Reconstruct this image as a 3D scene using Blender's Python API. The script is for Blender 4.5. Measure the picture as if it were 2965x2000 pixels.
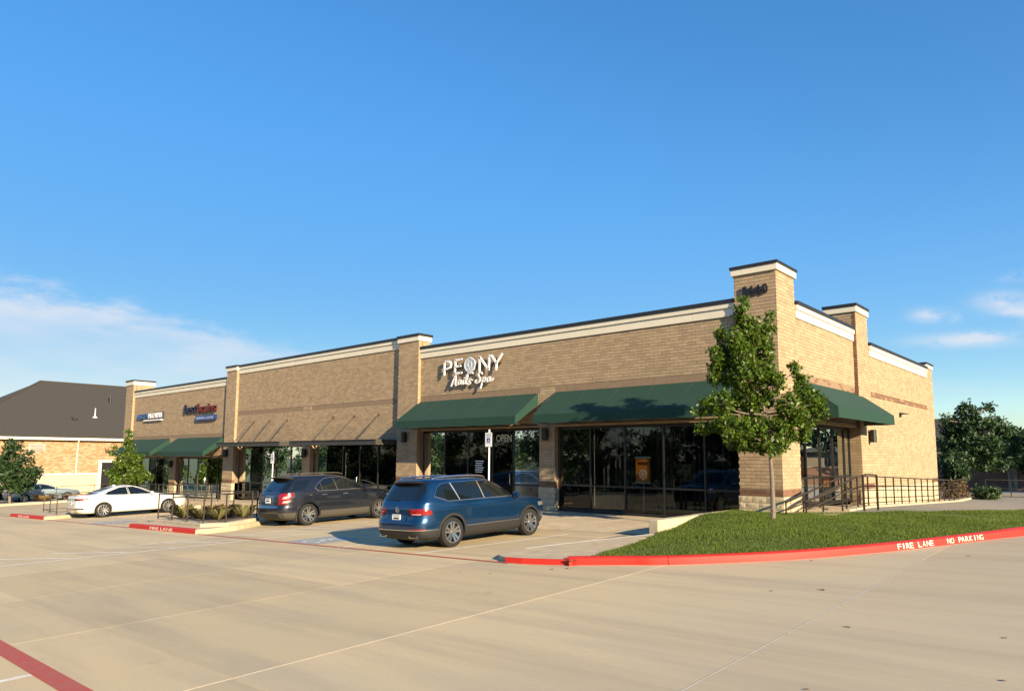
import bpy, bmesh, math, random
import numpy as np
from mathutils import Vector, Matrix
random.seed(7)
rng = np.random.default_rng(11)
for o in list(bpy.data.objects):
    bpy.data.objects.remove(o, do_unlink=True)
scene = bpy.context.scene
COL = scene.collection
R = math.radians

# ------------------------------------------------------------------ camera
CAM = Vector((7.628, -19.647, 1.9))
YAW, PITCH, ROLL = R(48.511), R(6.333), R(0.268)
fw = Vector((-math.cos(YAW), math.sin(YAW), 0)); rt = Vector((math.sin(YAW), math.cos(YAW), 0)); up = Vector((0, 0, 1))
F_ = fw*math.cos(PITCH)+up*math.sin(PITCH); U0 = up*math.cos(PITCH)-fw*math.sin(PITCH)
R_ = rt*math.cos(ROLL)+U0*math.sin(ROLL); U_ = U0*math.cos(ROLL)-rt*math.sin(ROLL)
cd = bpy.data.cameras.new('camera'); cam = bpy.data.objects.new('camera', cd); COL.objects.link(cam)
M = Matrix.Identity(4)
for i in range(3):
    M[i][0] = R_[i]; M[i][1] = U_[i]; M[i][2] = -F_[i]; M[i][3] = CAM[i]
cam.matrix_world = M
cd.sensor_fit = 'HORIZONTAL'; cd.sensor_width = 36; cd.lens = 2021.7/2965*36
cd.shift_x = (1482.5-1516.4)/2965; cd.shift_y = (1098.8-1000)/2965
cd.clip_start = .1; cd.clip_end = 6000
scene.camera = cam

# ------------------------------------------------------------------ sky and sun
SUN_EL, SUN_AZ = R(18.5), R(15.5)          # azimuth: in front of the +X direction
sd = Vector((math.cos(SUN_EL)*math.cos(SUN_AZ), -math.cos(SUN_EL)*math.sin(SUN_AZ), math.sin(SUN_EL)))
w = bpy.data.worlds.new('World'); scene.world = w; w.use_nodes = True
nt = w.node_tree; N = nt.nodes; L = nt.links
N.clear()
def wn(t, **k):
    n = N.new(t)
    for a, b in k.items(): setattr(n, a, b)
    return n
sky = wn('ShaderNodeTexSky', sky_type='NISHITA', sun_disc=False, sun_elevation=SUN_EL, sun_rotation=math.atan2(sd.x, sd.y),
         altitude=150, air_density=1.0, dust_density=.1, ozone_density=3.0)
sp_ = wn('ShaderNodeSeparateColor', mode='HSV'); L.new(sky.outputs[0], sp_.inputs[0])      # soft shoulder on the sky's brightness, as the camera gave it
cb_ = wn('ShaderNodeCombineColor', mode='HSV'); L.new(sp_.outputs[0], cb_.inputs[0])
tc = wn('ShaderNodeTexCoord'); gm = tc.outputs['Generated']
def wmath(op, a, b=None, c=None):
    n = wn('ShaderNodeMath', operation=op)
    for i, v in enumerate((a, b, c)):
        if v is None: continue
        if isinstance(v, (int, float)): n.inputs[i].default_value = v
        else: L.new(v, n.inputs[i])
    return n.outputs[0]
SKY_S, SKY_P, SKY_K, SKY_M = 1.24, .75, 1.50, 4.3
sv_ = wmath('POWER', sp_.outputs[2], SKY_P); sv_ = wmath('MULTIPLY', sv_, SKY_K); sv_ = wmath('SMOOTH_MIN', sv_, SKY_M, 1.2)
L.new(wmath('MINIMUM', wmath('MULTIPLY', sp_.outputs[1], SKY_S), 1.0), cb_.inputs[1]); L.new(sv_, cb_.inputs[2])
def wdot(v):
    n = wn('ShaderNodeVectorMath', operation='DOT_PRODUCT'); L.new(gm, n.inputs[0]); n.inputs[1].default_value = v
    return n.outputs['Value']
def wstep(x, a, b):
    n = wn('ShaderNodeMapRange', interpolation_type='SMOOTHSTEP'); L.new(x, n.inputs[0])
    n.inputs[1].default_value = a; n.inputs[2].default_value = b; n.inputs[3].default_value = 0; n.inputs[4].default_value = 1
    return n.outputs[0]
def wnoise(scale, detail, sc=(1, 1, 1), rough=.55):
    m = wn('ShaderNodeMapping'); L.new(gm, m.inputs[0]); m.inputs[3].default_value = sc
    n = wn('ShaderNodeTexNoise'); L.new(m.outputs[0], n.inputs[0]); n.inputs['Scale'].default_value = scale
    n.inputs['Detail'].default_value = detail; n.inputs['Roughness'].default_value = rough
    return n.outputs[0]
def pdir(x, y):                               # direction of a point of the sky
    return (F_*2021.7+R_*(x-1516.4)-U_*(y-1098.8)).normalized()
# a bank of thin cirrus lying under a great circle, and a few low puffs of cumulus
d1, d2 = pdir(0, 770), pdir(1010, 1005)
gc = d1.cross(d2).normalized()
if gc.dot(pdir(200, 1100)) < 0: gc = -gc
cir = wdot(gc)
n1 = wnoise(14, 8, (1, 1, 3), .62); n2 = wnoise(5, 6, (1, 1, 4))
cirf = wmath('MULTIPLY', wstep(wmath('ADD', cir, wmath('MULTIPLY_ADD', n1, .09, -.045)), 0.0, .045), wmath('MULTIPLY_ADD', wstep(n2, .3, .66), .55, .45))
cirf = wmath('MULTIPLY', cirf, wmath('MULTIPLY_ADD', wstep(cir, .02, .30), -.75, 1.0))
cirf = wmath('MULTIPLY', cirf, .8)
pf = None
nz = wnoise(26, 5, (1, 1, 1.7))
for (x, y, rx, ry, s) in ((2690, 912, 50, 20, .5), (2768, 924, 18, 11, .4), (2900, 870, 75, 24, .5), (2955, 902, 75, 20, .5), (2790, 985, 150, 20, .5), (2850, 972, 60, 15, .35), (2965, 800, 65, 14, .4),
                          (2600, 1130, 260, 24, .18), (3150, 930, 120, 30, .5), (3420, 1010, 170, 30, .45), (-420, 1040, 150, 30, .4)):
    c = pdir(x, y); rr = (pdir(x+rx, y)-c); uu = (pdir(x, y-ry)-c)
    a = wmath('POWER', wmath('MULTIPLY', wmath('SUBTRACT', wdot(rr.normalized()), c.dot(rr.normalized())), 1/rr.length), 2)
    b = wmath('POWER', wmath('MULTIPLY', wmath('SUBTRACT', wdot(uu.normalized()), c.dot(uu.normalized())), 1/uu.length), 2)
    g = wmath('MULTIPLY', wmath('MULTIPLY', wmath('EXPONENT', wmath('MULTIPLY', wmath('ADD', a, b), -1.0)), wstep(wdot(c), 0, .2)), s)
    pf = g if pf is None else wmath('ADD', pf, g)
pf = wmath('MULTIPLY', wmath('MULTIPLY', pf, wstep(nz, .30, .60)), 1.5)
hz = wstep(wmath('ABSOLUTE', wdot((0, 0, 1))), .30, 0.0)
cl = wmath('MINIMUM', wmath('ADD', cirf, pf), .8)
mix = wn('ShaderNodeMix', data_type='RGBA'); L.new(cl, mix.inputs[0]); L.new(cb_.outputs[0], mix.inputs[6]); mix.inputs[7].default_value = (3.6, 3.8, 4.2, 1)
bg = wn('ShaderNodeBackground'); bg.inputs[1].default_value = .092; L.new(mix.outputs[2], bg.inputs[0])
wo = wn('ShaderNodeOutputWorld'); L.new(bg.outputs[0], wo.inputs[0])
sl = bpy.data.lights.new('sun', 'SUN'); sl.energy = 5.0; sl.angle = R(.53); sl.color = (1.0, .81, .53)
so = bpy.data.objects.new('sun', sl); COL.objects.link(so); so.rotation_euler = (-sd).to_track_quat('-Z', 'Y').to_euler(); so.location = (30, -20, 40)
vs = scene.view_settings
vs.view_transform = 'Standard'; vs.look = 'None'; vs.gamma = 1; vs.exposure = 1.22; vs.use_curve_mapping = False
scene.render.engine = 'CYCLES'
cy = scene.cycles
cy.max_bounces = 6; cy.diffuse_bounces = 2; cy.glossy_bounces = 3; cy.transmission_bounces = 4; cy.transparent_max_bounces = 10
cy.use_denoising = True; cy.caustics_reflective = False; cy.caustics_refractive = False

# ------------------------------------------------------------------ materials
MT = {}
def mat(name, col, rough=.7, metal=0, var=0, vscale=6, col2=None, bump=0, bscale=60, spec=.5, coat=0, isl=0, stretch=None, trans=0, emit=0, speck=0):
    m = bpy.data.materials.new(name); m.use_nodes = True; MT[name] = m
    t = m.node_tree; n = t.nodes; l = t.links; b = n['Principled BSDF']
    b.inputs['Roughness'].default_value = rough; b.inputs['Metallic'].default_value = metal
    b.inputs['Specular IOR Level'].default_value = spec; b.inputs['Coat Weight'].default_value = coat; b.inputs['Coat Roughness'].default_value = .04
    c = tuple(col)+(1,); b.inputs['Base Color'].default_value = c
    pos = None
    def P():
        nonlocal pos
        if pos is None:
            g = n.new('ShaderNodeNewGeometry'); pos = g.outputs['Position']
            if stretch:
                mp = n.new('ShaderNodeMapping'); mp.inputs[3].default_value = stretch; l.new(pos, mp.inputs[0]); pos = mp.outputs[0]
        return pos
    src = None
    if var:
        x = n.new('ShaderNodeTexNoise'); l.new(P(), x.inputs[0]); x.inputs['Scale'].default_value = vscale; x.inputs['Detail'].default_value = 6; x.inputs['Roughness'].default_value = .6
        r = n.new('ShaderNodeValToRGB'); l.new(x.outputs[0], r.inputs[0]); r.color_ramp.elements[0].position = .3; r.color_ramp.elements[1].position = .72
        c2 = col2 if col2 else tuple(v*(1-var) for v in col)
        r.color_ramp.elements[0].color = tuple(c2)+(1,); r.color_ramp.elements[1].color = c
        src = r.outputs[0]
    if isl:
        g = n.new('ShaderNodeNewGeometry'); o = n.new('ShaderNodeObjectInfo')
        a = n.new('ShaderNodeMath'); a.operation = 'ADD'; l.new(g.outputs['Random Per Island'], a.inputs[0]); l.new(o.outputs['Random'], a.inputs[1])
        fr = n.new('ShaderNodeMath'); fr.operation = 'FRACT'; l.new(a.outputs[0], fr.inputs[0])
        mr = n.new('ShaderNodeMapRange'); l.new(fr.outputs[0], mr.inputs[0]); mr.inputs[3].default_value = 1-isl; mr.inputs[4].default_value = 1+isl*.6
        hs = n.new('ShaderNodeHueSaturation'); l.new(mr.outputs[0], hs.inputs['Value'])
        f2 = n.new('ShaderNodeMath'); f2.operation = 'MULTIPLY'; f2.inputs[1].default_value = 7.31; l.new(a.outputs[0], f2.inputs[0])
        f3 = n.new('ShaderNodeMath'); f3.operation = 'FRACT'; l.new(f2.outputs[0], f3.inputs[0])
        m2 = n.new('ShaderNodeMapRange'); l.new(f3.outputs[0], m2.inputs[0]); m2.inputs[3].default_value = .5-.03*isl; m2.inputs[4].default_value = .5+.03*isl; l.new(m2.outputs[0], hs.inputs['Hue'])
        if src is not None: l.new(src, hs.inputs['Color'])
        else: hs.inputs['Color'].default_value = c
        src = hs.outputs[0]
    if src is not None: l.new(src, b.inputs['Base Color'])
    if bump:
        x = n.new('ShaderNodeTexNoise'); l.new(P(), x.inputs[0]); x.inputs['Scale'].default_value = bscale; x.inputs['Detail'].default_value = 4
        bu = n.new('ShaderNodeBump'); bu.inputs['Strength'].default_value = bump; bu.inputs['Distance'].default_value = .02; l.new(x.outputs[0], bu.inputs['Height']); l.new(bu.outputs[0], b.inputs['Normal'])
    if emit:
        b.inputs['Emission Color'].default_value = c; b.inputs['Emission Strength'].default_value = emit
    if trans:
        tr = n.new('ShaderNodeBsdfTranslucent'); ms = n.new('ShaderNodeMixShader'); ms.inputs[0].default_value = trans
        if src is not None:
            br = n.new('ShaderNodeHueSaturation'); br.inputs['Value'].default_value = 1.6; br.inputs['Hue'].default_value = .485; l.new(src, br.inputs['Color']); l.new(br.outputs[0], tr.inputs[0])
        l.new(b.outputs[0], ms.inputs[1]); l.new(tr.outputs[0], ms.inputs[2]); l.new(ms.outputs[0], n['Material Output'].inputs[0])
    return m
def glassmat(name, tint, refl=.12, rough=.0):
    m = bpy.data.materials.new(name); m.use_nodes = True; MT[name] = m
    t = m.node_tree; n = t.nodes; l = t.links; n.remove(n['Principled BSDF'])
    tr = n.new('ShaderNodeBsdfTransparent'); tr.inputs[0].default_value = tuple(tint)+(1,)
    gl = n.new('ShaderNodeBsdfGlossy'); gl.inputs['Roughness'].default_value = rough; gl.inputs[0].default_value = (.92, .97, .95, 1)
    fr = n.new('ShaderNodeFresnel'); fr.inputs[0].default_value = 1.5
    ad = n.new('ShaderNodeMath'); ad.operation = 'MULTIPLY_ADD'; ad.inputs[1].default_value = 1.0; ad.inputs[2].default_value = refl; ad.use_clamp = True; l.new(fr.outputs[0], ad.inputs[0])
    ms = n.new('ShaderNodeMixShader'); l.new(ad.outputs[0], ms.inputs[0]); l.new(tr.outputs[0], ms.inputs[1]); l.new(gl.outputs[0], ms.inputs[2]); l.new(ms.outputs[0], n['Material Output'].inputs[0])
    return m
mat('brick', (.42, .305, .19), .85, var=.16, vscale=3.0, isl=.16, bump=.25, bscale=120)
mat('brick_brown', (.20, .105, .06), .85, var=.2, vscale=4, isl=.25, bump=.25, bscale=120)
mat('mortar', (.265, .185, .12), .9, var=.2, vscale=5)
mat('stone', (.56, .46, .31), .9, var=.22, vscale=14, isl=.12, bump=.25, bscale=30)
mat('cast', (.72, .66, .53), .75, var=.07, vscale=2.5, isl=.03, bump=.08, bscale=150)
mat('coping', (.020, .019, .020), .45, var=.2, vscale=1)
mat('frame', (.012, .012, .012), .35)
mat('awning', (.007, .042, .028), .85, var=.16, vscale=1.2, bump=.12, bscale=40, col2=(.006, .036, .024))
mat('steel', (.05, .047, .04), .5, var=.2, vscale=2)
mat('rail', (.042, .032, .024), .5, var=.3, vscale=5)
mat('black', (.010, .010, .011), .45)
mat('rubber', (.011, .0105, .010), .85, var=.3, vscale=12)
mat('dark', (.006, .006, .006), .9)
mat('chrome', (.72, .72, .74), .18, 1)
mat('silver', (.62, .62, .63), .28, 1)
mat('alloy', (.42, .42, .44), .25, .9)
mat('white', (.8, .8, .8), .5)
mat('white_sign', (.80, .80, .82), .4)
mat('petal', (.42, .45, .52), .5)
mat('petal_line', (.70, .72, .76), .5)
mat('blue_sign', (.01, .035, .16), .4)
mat('navy_letter', (.006, .009, .03), .4)
mat('red_letter', (.085, .008, .006), .4)
mat('steel_blue', (.03, .09, .25), .4)
mat('pale_blue', (.35, .42, .72), .4)
mat('ada_blue', (.01, .05, .20), .5)
mat('ada_paint', (.22, .33, .40), .8, var=.5, vscale=10, col2=(.36, .33, .28))
mat('white_paint', (.86, .83, .75), .8, var=.3, vscale=9, col2=(.66, .58, .45))
mat('red_paint', (.55, .020, .010), .6, var=.22, vscale=7, bump=.15, bscale=50)
mat('red_stripe', (.50, .055, .035), .75, var=.4, vscale=10, col2=(.38, .12, .08))
mat('sealant', (.80, .74, .62), .8, var=.25, vscale=8)
mat('joint', (.36, .285, .19), .9, var=.4, vscale=3)
mat('kerb', (.58, .46, .30), .85, var=.28, vscale=3, bump=.2, bscale=60)
mat('walk', (.56, .445, .29), .85, var=.22, vscale=1.6, bump=.12, bscale=90)
mat('pale_wall', (.56, .47, .33), .85, var=.3, vscale=2.2, bump=.2, bscale=40)
mat('asphalt', (.30, .27, .22), .9, var=.25, vscale=1.5)
mat('soil', (.22, .155, .09), .95, var=.4, vscale=8)
mat('earth', (.10, .12, .05), .95, var=.4, vscale=.2)
mat('turf', (.085, .125, .018), .95, var=.35, vscale=5)
mat('blade', (.135, .195, .022), .7, isl=.4, trans=.4, var=.35, vscale=1.3, col2=(.085, .135, .015))
mat('tuft', (.24, .23, .09), .75, isl=.4, trans=.3)
mat('dry_tuft', (.42, .30, .13), .8, isl=.3, trans=.3)
mat('leaf', (.090, .155, .015), .45, isl=.6, trans=.38)
mat('leaf_dark', (.030, .068, .020), .55, isl=.45, trans=.22)
mat('leaf_mid', (.042, .088, .022), .55, isl=.45, trans=.25)
mat('leaf_dry', (.16, .10, .04), .8, isl=.4)
mat('bark', (.24, .19, .15), .9, var=.45, vscale=18, bump=.6, bscale=60)
mat('shingle', (.056, .050, .043), .9, var=.35, vscale=7, stretch=(1, 1, 3), bump=.3, bscale=18)
mat('gutter', (.70, .63, .49), .6)
mat('fascia', (.07, .04, .025), .8)
mat('vent', (.45, .42, .36), .7)
mat('plate', (.78, .79, .80), .4)
mat('red_lens', (.24, .006, .006), .15, coat=.6, var=.25, vscale=30)
mat('pale_lens', (.5, .32, .32), .15, coat=.6)
mat('blue_car', (.004, .036, .105), .30, .6, coat=1.0)
mat('dark_car', (.016, .020, .032), .32, .55, coat=1.0)
mat('white_car', (.60, .59, .56), .35, 0, coat=1.0)
mat('grey_car', (.22, .30, .36), .35, .4, coat=1.0)
mat('maroon_car', (.05, .012, .012), .35, .4, coat=1.0)
mat('cladding', (.014, .0135, .013), .65)
mat('dusty', (.05, .044, .035), .75)
mat('car_glass', (.006, .009, .011), .04, coat=.3)
mat('orange', (.85, .24, .02), .6)
mat('orange_dark', (.16, .035, .008), .6)
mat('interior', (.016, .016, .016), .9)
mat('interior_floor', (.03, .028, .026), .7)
mat('blind', (.06, .06, .058), .8)
mat('paper', (.45, .47, .46), .8)
mat('lamp', (1, .95, .85), .5, emit=5)
mat('open_letter', (.75, .76, .72), .5)
mat('fence_brick', (.36, .20, .135), .9, var=.45, vscale=9, stretch=(1, 1, 3.5), col2=(.20, .10, .07))
mat('house_wall', (.34, .26, .19), .9, var=.3, vscale=6)
glassmat('glass', (.40, .44, .43), .0)
mat('headlamp', (.20, .21, .22), .12, .3, coat=.8)
# concrete paving: broad tone, directional tyre grime, fine speckle, per-slab tone
def concrete():
    m = mat('concrete', (.45, .375, .27), .82)
    t = m.node_tree; n = t.nodes; l = t.links; b = n['Principled BSDF']
    g = n.new('ShaderNodeNewGeometry'); o = n.new('ShaderNodeObjectInfo')
    def noise(sc, scale, det, lo, hi):
        mp = n.new('ShaderNodeMapping'); mp.inputs[3].default_value = sc; l.new(g.outputs['Position'], mp.inputs[0])
        x = n.new('ShaderNodeTexNoise'); l.new(mp.outputs[0], x.inputs[0]); x.inputs['Scale'].default_value = scale; x.inputs['Detail'].default_value = det; x.inputs['Roughness'].default_value = .62
        r = n.new('ShaderNodeMapRange'); l.new(x.outputs[0], r.inputs[0]); r.inputs[1].default_value = lo; r.inputs[2].default_value = hi
        return r.outputs[0]
    def mixc(f, a, c2):
        x = n.new('ShaderNodeMix'); x.data_type = 'RGBA'
        l.new(f, x.inputs[0]); l.new(a, x.inputs[6]) if not isinstance(a, tuple) else setattr(x.inputs[6], 'default_value', a+(1,)); x.inputs[7].default_value = c2+(1,)
        return x.outputs[2]
    def mul(f, k):
        x = n.new('ShaderNodeMath'); x.operation = 'MULTIPLY'; l.new(f, x.inputs[0]); x.inputs[1].default_value = k; return x.outputs[0]
    c = mixc(mul(noise((1, 1, 1), .22, 4, .35, .7), .55), (.60, .465, .265), (.52, .43, .275))
    sx_ = n.new('ShaderNodeSeparateXYZ'); l.new(g.outputs['Position'], sx_.inputs[0])
    pr = n.new('ShaderNodeMapRange'); pr.interpolation_type = 'SMOOTHSTEP'; l.new(sx_.outputs[0], pr.inputs[0]); pr.inputs[1].default_value = -.5; pr.inputs[2].default_value = 6.5; pr.inputs[3].default_value = 0; pr.inputs[4].default_value = .75
    c = mixc(pr.outputs[0], c, (.47, .395, .275))
    c = mixc(mul(noise((.08, 1, 1), 1.5, 7, .45, .74), .75), c, (.37, .295, .20))
    c = mixc(mul(noise((.35, 1.2, 1), .7, 6, .52, .76), .6), c, (.40, .345, .25))
    c = mixc(mul(noise((1, 1, 1), 38, 3, .52, .8), .35), c, (.34, .275, .19))
    c = mixc(mul(noise((1, 1, 1), 2.4, 8, .62, .74), .35), c, (.40, .31, .20))
    vo = n.new('ShaderNodeTexVoronoi'); vo.inputs['Scale'].default_value = .55; l.new(g.outputs['Position'], vo.inputs[0])
    vr = n.new('ShaderNodeMapRange'); l.new(vo.outputs['Distance'], vr.inputs[0]); vr.inputs[1].default_value = .16; vr.inputs[2].default_value = .04; vr.inputs[3].default_value = 0; vr.inputs[4].default_value = 1
    vm = n.new('ShaderNodeMath'); vm.operation = 'MULTIPLY'; l.new(vr.outputs[0], vm.inputs[0]); l.new(noise((1, 1, 1), 4.5, 5, .5, .8), vm.inputs[1])
    c = mixc(mul(vm.outputs[0], .7), c, (.20, .165, .12))
    hs = n.new('ShaderNodeHueSaturation'); l.new(c, hs.inputs['Color'])
    r = n.new('ShaderNodeMapRange'); l.new(o.outputs['Random'], r.inputs[0]); r.inputs[3].default_value = .90; r.inputs[4].default_value = 1.04; l.new(r.outputs[0], hs.inputs['Value'])
    l.new(hs.outputs[0], b.inputs['Base Color'])
    x = n.new('ShaderNodeTexNoise'); l.new(g.outputs['Position'], x.inputs[0]); x.inputs['Scale'].default_value = 90; x.inputs['Detail'].default_value = 3
    bu = n.new('ShaderNodeBump'); bu.inputs['Strength'].default_value = .18; bu.inputs['Distance'].default_value = .01; l.new(x.outputs[0], bu.inputs['Height']); l.new(bu.outputs[0], b.inputs['Normal'])
concrete()
def nbrick():        # brickwork of the far buildings, too small to pick apart
    m = mat('far_brick', (.5, .32, .2), .9); t = m.node_tree; n = t.nodes; l = t.links
    g = n.new('ShaderNodeNewGeometry'); sp = n.new('ShaderNodeSeparateXYZ'); l.new(g.outputs['Position'], sp.inputs[0])
    a = n.new('ShaderNodeMath'); a.operation = 'ADD'; l.new(sp.outputs[0], a.inputs[0]); l.new(sp.outputs[1], a.inputs[1])
    cb = n.new('ShaderNodeCombineXYZ'); l.new(a.outputs[0], cb.inputs[0]); l.new(sp.outputs[2], cb.inputs[1])
    br = n.new('ShaderNodeTexBrick'); l.new(cb.outputs[0], br.inputs[0]); br.inputs['Scale'].default_value = 1; br.inputs['Brick Width'].default_value = .34; br.inputs['Row Height'].default_value = .125
    br.inputs['Mortar Size'].default_value = .016; br.inputs['Color1'].default_value = (.36, .17, .075, 1); br.inputs['Color2'].default_value = (.52, .35, .23, 1); br.inputs['Mortar'].default_value = (.24, .15, .09, 1); br.inputs['Bias'].default_value = -.1
    l.new(br.outputs[0], n['Principled BSDF'].inputs['Base Color'])
nbrick()

# ------------------------------------------------------------------ mesh helpers
def wloc(o):
    v = Vector((0, 0, 0))
    while o is not None: v = v+o.location; o = o.parent
    return v
class MB:
    def __init__(s): s.v = []; s.f = []; s.m = []; s.cm = 0
    def face(s, pts):
        i = len(s.v); s.v += [tuple(p) for p in pts]; s.f.append(list(range(i, i+len(pts)))); s.m.append(s.cm)
    def mesh(s, v, f):
        i = len(s.v); s.v += [tuple(p) for p in v]
        for q in f: s.f.append([k+i for k in q]); s.m.append(s.cm)
    def box(s, x0, x1, y0, y1, z0, z1):
        s.mesh([(x0, y0, z0), (x1, y0, z0), (x1, y1, z0), (x0, y1, z0), (x0, y0, z1), (x1, y0, z1), (x1, y1, z1), (x0, y1, z1)],
               [(0, 3, 2, 1), (4, 5, 6, 7), (0, 1, 5, 4), (1, 2, 6, 5), (2, 3, 7, 6), (3, 0, 4, 7)])
    def prism(s, poly, z0, z1):                     # poly CCW in xy; z0/z1 number or function(x,y)
        a = z0 if callable(z0) else (lambda x, y: z0); b = z1 if callable(z1) else (lambda x, y: z1)
        n = len(poly); i = len(s.v)
        s.v += [(x, y, a(x, y)) for x, y in poly]+[(x, y, b(x, y)) for x, y in poly]
        s.f.append([i+k for k in reversed(range(n))]); s.f.append([i+n+k for k in range(n)]); s.m += [s.cm]*2
        for k in range(n):
            j = (k+1) % n; s.f.append([i+k, i+j, i+n+j, i+n+k]); s.m.append(s.cm)
    def tube(s, pts, r, seg=8, caps=True, sq=False):
        pts = [Vector(p) for p in pts]; n = len(pts); i = len(s.v)
        if sq: seg = 4
        prev = None
        for k, p in enumerate(pts):
            t = (pts[min(k+1, n-1)]-pts[max(k-1, 0)]).normalized()
            if prev is None:
                a = t.cross(Vector((0, 0, 1)))
                if a.length < .05: a = t.cross(Vector((1, 0, 0)))
            else: a = prev-t*prev.dot(t)
            a.normalize(); prev = a; b = t.cross(a)
            rr = r[k] if isinstance(r, (list, tuple)) else r
            for q in range(seg):
                an = 2*math.pi*(q+(.5 if sq else 0))/seg; rq = rr*(1.414 if sq else 1)
                s.v.append(tuple(p+a*math.cos(an)*rq+b*math.sin(an)*rq))
        for k in range(n-1):
            for q in range(seg):
                q2 = (q+1) % seg; s.f.append([i+k*seg+q, i+(k+1)*seg+q, i+(k+1)*seg+q2, i+k*seg+q2]); s.m.append(s.cm)
        if caps:
            s.f.append([i+q for q in range(seg)]); s.f.append([i+(n-1)*seg+q for q in reversed(range(seg))]); s.m += [s.cm]*2
    def lathe(s, prof, c, axis='x', seg=28, close=True):  # prof: (along, radius)
        i = len(s.v); n = len(prof)
        for (h, r) in prof:
            for q in range(seg):
                a = 2*math.pi*q/seg; u, v = r*math.cos(a), r*math.sin(a)
                s.v.append((c[0]+h, c[1]+u, c[2]+v) if axis == 'x' else ((c[0]+u, c[1]+h, c[2]+v) if axis == 'y' else (c[0]+u, c[1]+v, c[2]+h)))
        for k in range(n-1):
            for q in range(seg):
                q2 = (q+1) % seg; s.f.append([i+k*seg+q, i+k*seg+q2, i+(k+1)*seg+q2, i+(k+1)*seg+q]); s.m.append(s.cm)
        if close:
            s.f.append([i+q for q in reversed(range(seg))]); s.f.append([i+(n-1)*seg+q for q in range(seg)]); s.m += [s.cm]*2
    def build(s, name, m, parent=None, smooth=False, bevel=0, world=True):
        off = wloc(parent) if (parent is not None and world) else Vector((0, 0, 0))
        me = bpy.data.meshes.new(name)
        v = np.array(s.v, dtype=float).reshape(-1, 3)-np.array(off)
        me.from_pydata(v.tolist(), [], s.f)
        ms = m if isinstance(m, (list, tuple)) else [m]
        for x in ms: me.materials.append(MT[x])
        if len(ms) > 1: me.polygons.foreach_set('material_index', s.m)
        b = bmesh.new(); b.from_mesh(me)
        if smooth == 'weld' or smooth: bmesh.ops.remove_doubles(b, verts=b.verts, dist=1e-5)
        bmesh.ops.recalc_face_normals(b, faces=b.faces); b.to_mesh(me); b.free()
        if smooth:
            me.polygons.foreach_set('use_smooth', [True]*len(me.polygons)); me.set_sharp_from_angle(angle=R(38))
        o = bpy.data.objects.new(name, me); COL.objects.link(o); o.parent = parent
        if bevel:
            bv = o.modifiers.new('b', 'BEVEL'); bv.width = bevel; bv.segments = 2; bv.limit_method = 'ANGLE'
        return o
def tag(o, label=None, cat=None, group=None, kind=None):
    if label: o['label'] = label
    if cat: o['category'] = cat
    if group: o['group'] = group
    if kind: o['kind'] = kind
    return o
def thing(name, label, cat, loc=(0, 0, 0), rz=0, group=None):
    o = bpy.data.objects.new(name, None); COL.objects.link(o); o.location = loc; o.rotation_euler = (0, 0, rz); o.empty_display_size = .2
    return tag(o, label, cat, group)
def struct(name, loc=(0, 0, 0)):
    o = bpy.data.objects.new(name, None); COL.objects.link(o); o.location = loc; return tag(o, kind='structure')
def box(name, m, parent, x0, x1, y0, y1, z0, z1, bevel=0):
    b = MB(); b.box(x0, x1, y0, y1, z0, z1); return b.build(name, m, parent, bevel=bevel)
def inst(o, loc, parent, rot=None, scale=None):
    c = o.copy(); COL.objects.link(c); c.parent = parent; c.location = Vector(loc)-wloc(parent)
    if rot: c.rotation_euler = rot
    if scale: c.scale = scale
    return c
def text_mesh(s, m, x0, x1, z0, z1, depth, bold=0):          # lettering fitted to a box; local frame: x right, z up, front faces -y at y=0
    cu = bpy.data.curves.new('t', 'FONT'); cu.body = s; cu.extrude = .5; cu.resolution_u = 4; cu.offset = bold
    o = bpy.data.objects.new('t', cu); COL.objects.link(o)
    dg = bpy.context.evaluated_depsgraph_get(); me = bpy.data.meshes.new_from_object(o.evaluated_get(dg))
    bpy.data.objects.remove(o); bpy.data.curves.remove(cu)
    v = np.array([p.co[:] for p in me.vertices]); lo, hi = v.min(0), v.max(0)
    q = np.empty_like(v)
    q[:, 0] = x0+(v[:, 0]-lo[0])/(hi[0]-lo[0])*(x1-x0); q[:, 2] = z0+(v[:, 1]-lo[1])/(hi[1]-lo[1])*(z1-z0); q[:, 1] = (.5-v[:, 2])*depth
    me.vertices.foreach_set('co', q.ravel()); me.materials.append(MT[m]); me.update()
    return me
def text_obj(name, s, m, parent, x0, x1, z0, z1, y, depth, bold=0):   # on a wall facing -y, front face at y
    me = text_mesh(s, m, x0, x1, z0, z1, depth, bold)
    o = bpy.data.objects.new(name, me); COL.objects.link(o); o.parent = parent; o.location = Vector((0, y, 0))-wloc(parent); return o
def spline(pts, n=6):
    P = [Vector(p) for p in pts]; out = []
    for i in range(len(P)-1):
        a, b, c, d = P[max(i-1, 0)], P[i], P[i+1], P[min(i+2, len(P)-1)]
        for k in range(n):
            t = k/n; out.append(.5*((2*b)+(c-a)*t+(2*a-5*b+4*c-d)*t*t+(3*b-a-3*c+d)*t**3))
    out.append(P[-1]); return out
PLN = (0.113, .033, .021)
def zl(x, y): return PLN[0]+PLN[1]*x+PLN[2]*y
def fs(x):                                           # level of the walk along the front
    if x > -9: return 0.0
    if x > -33: return (x+9)*.0275
    return -.66+(x+33)*.029

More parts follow.
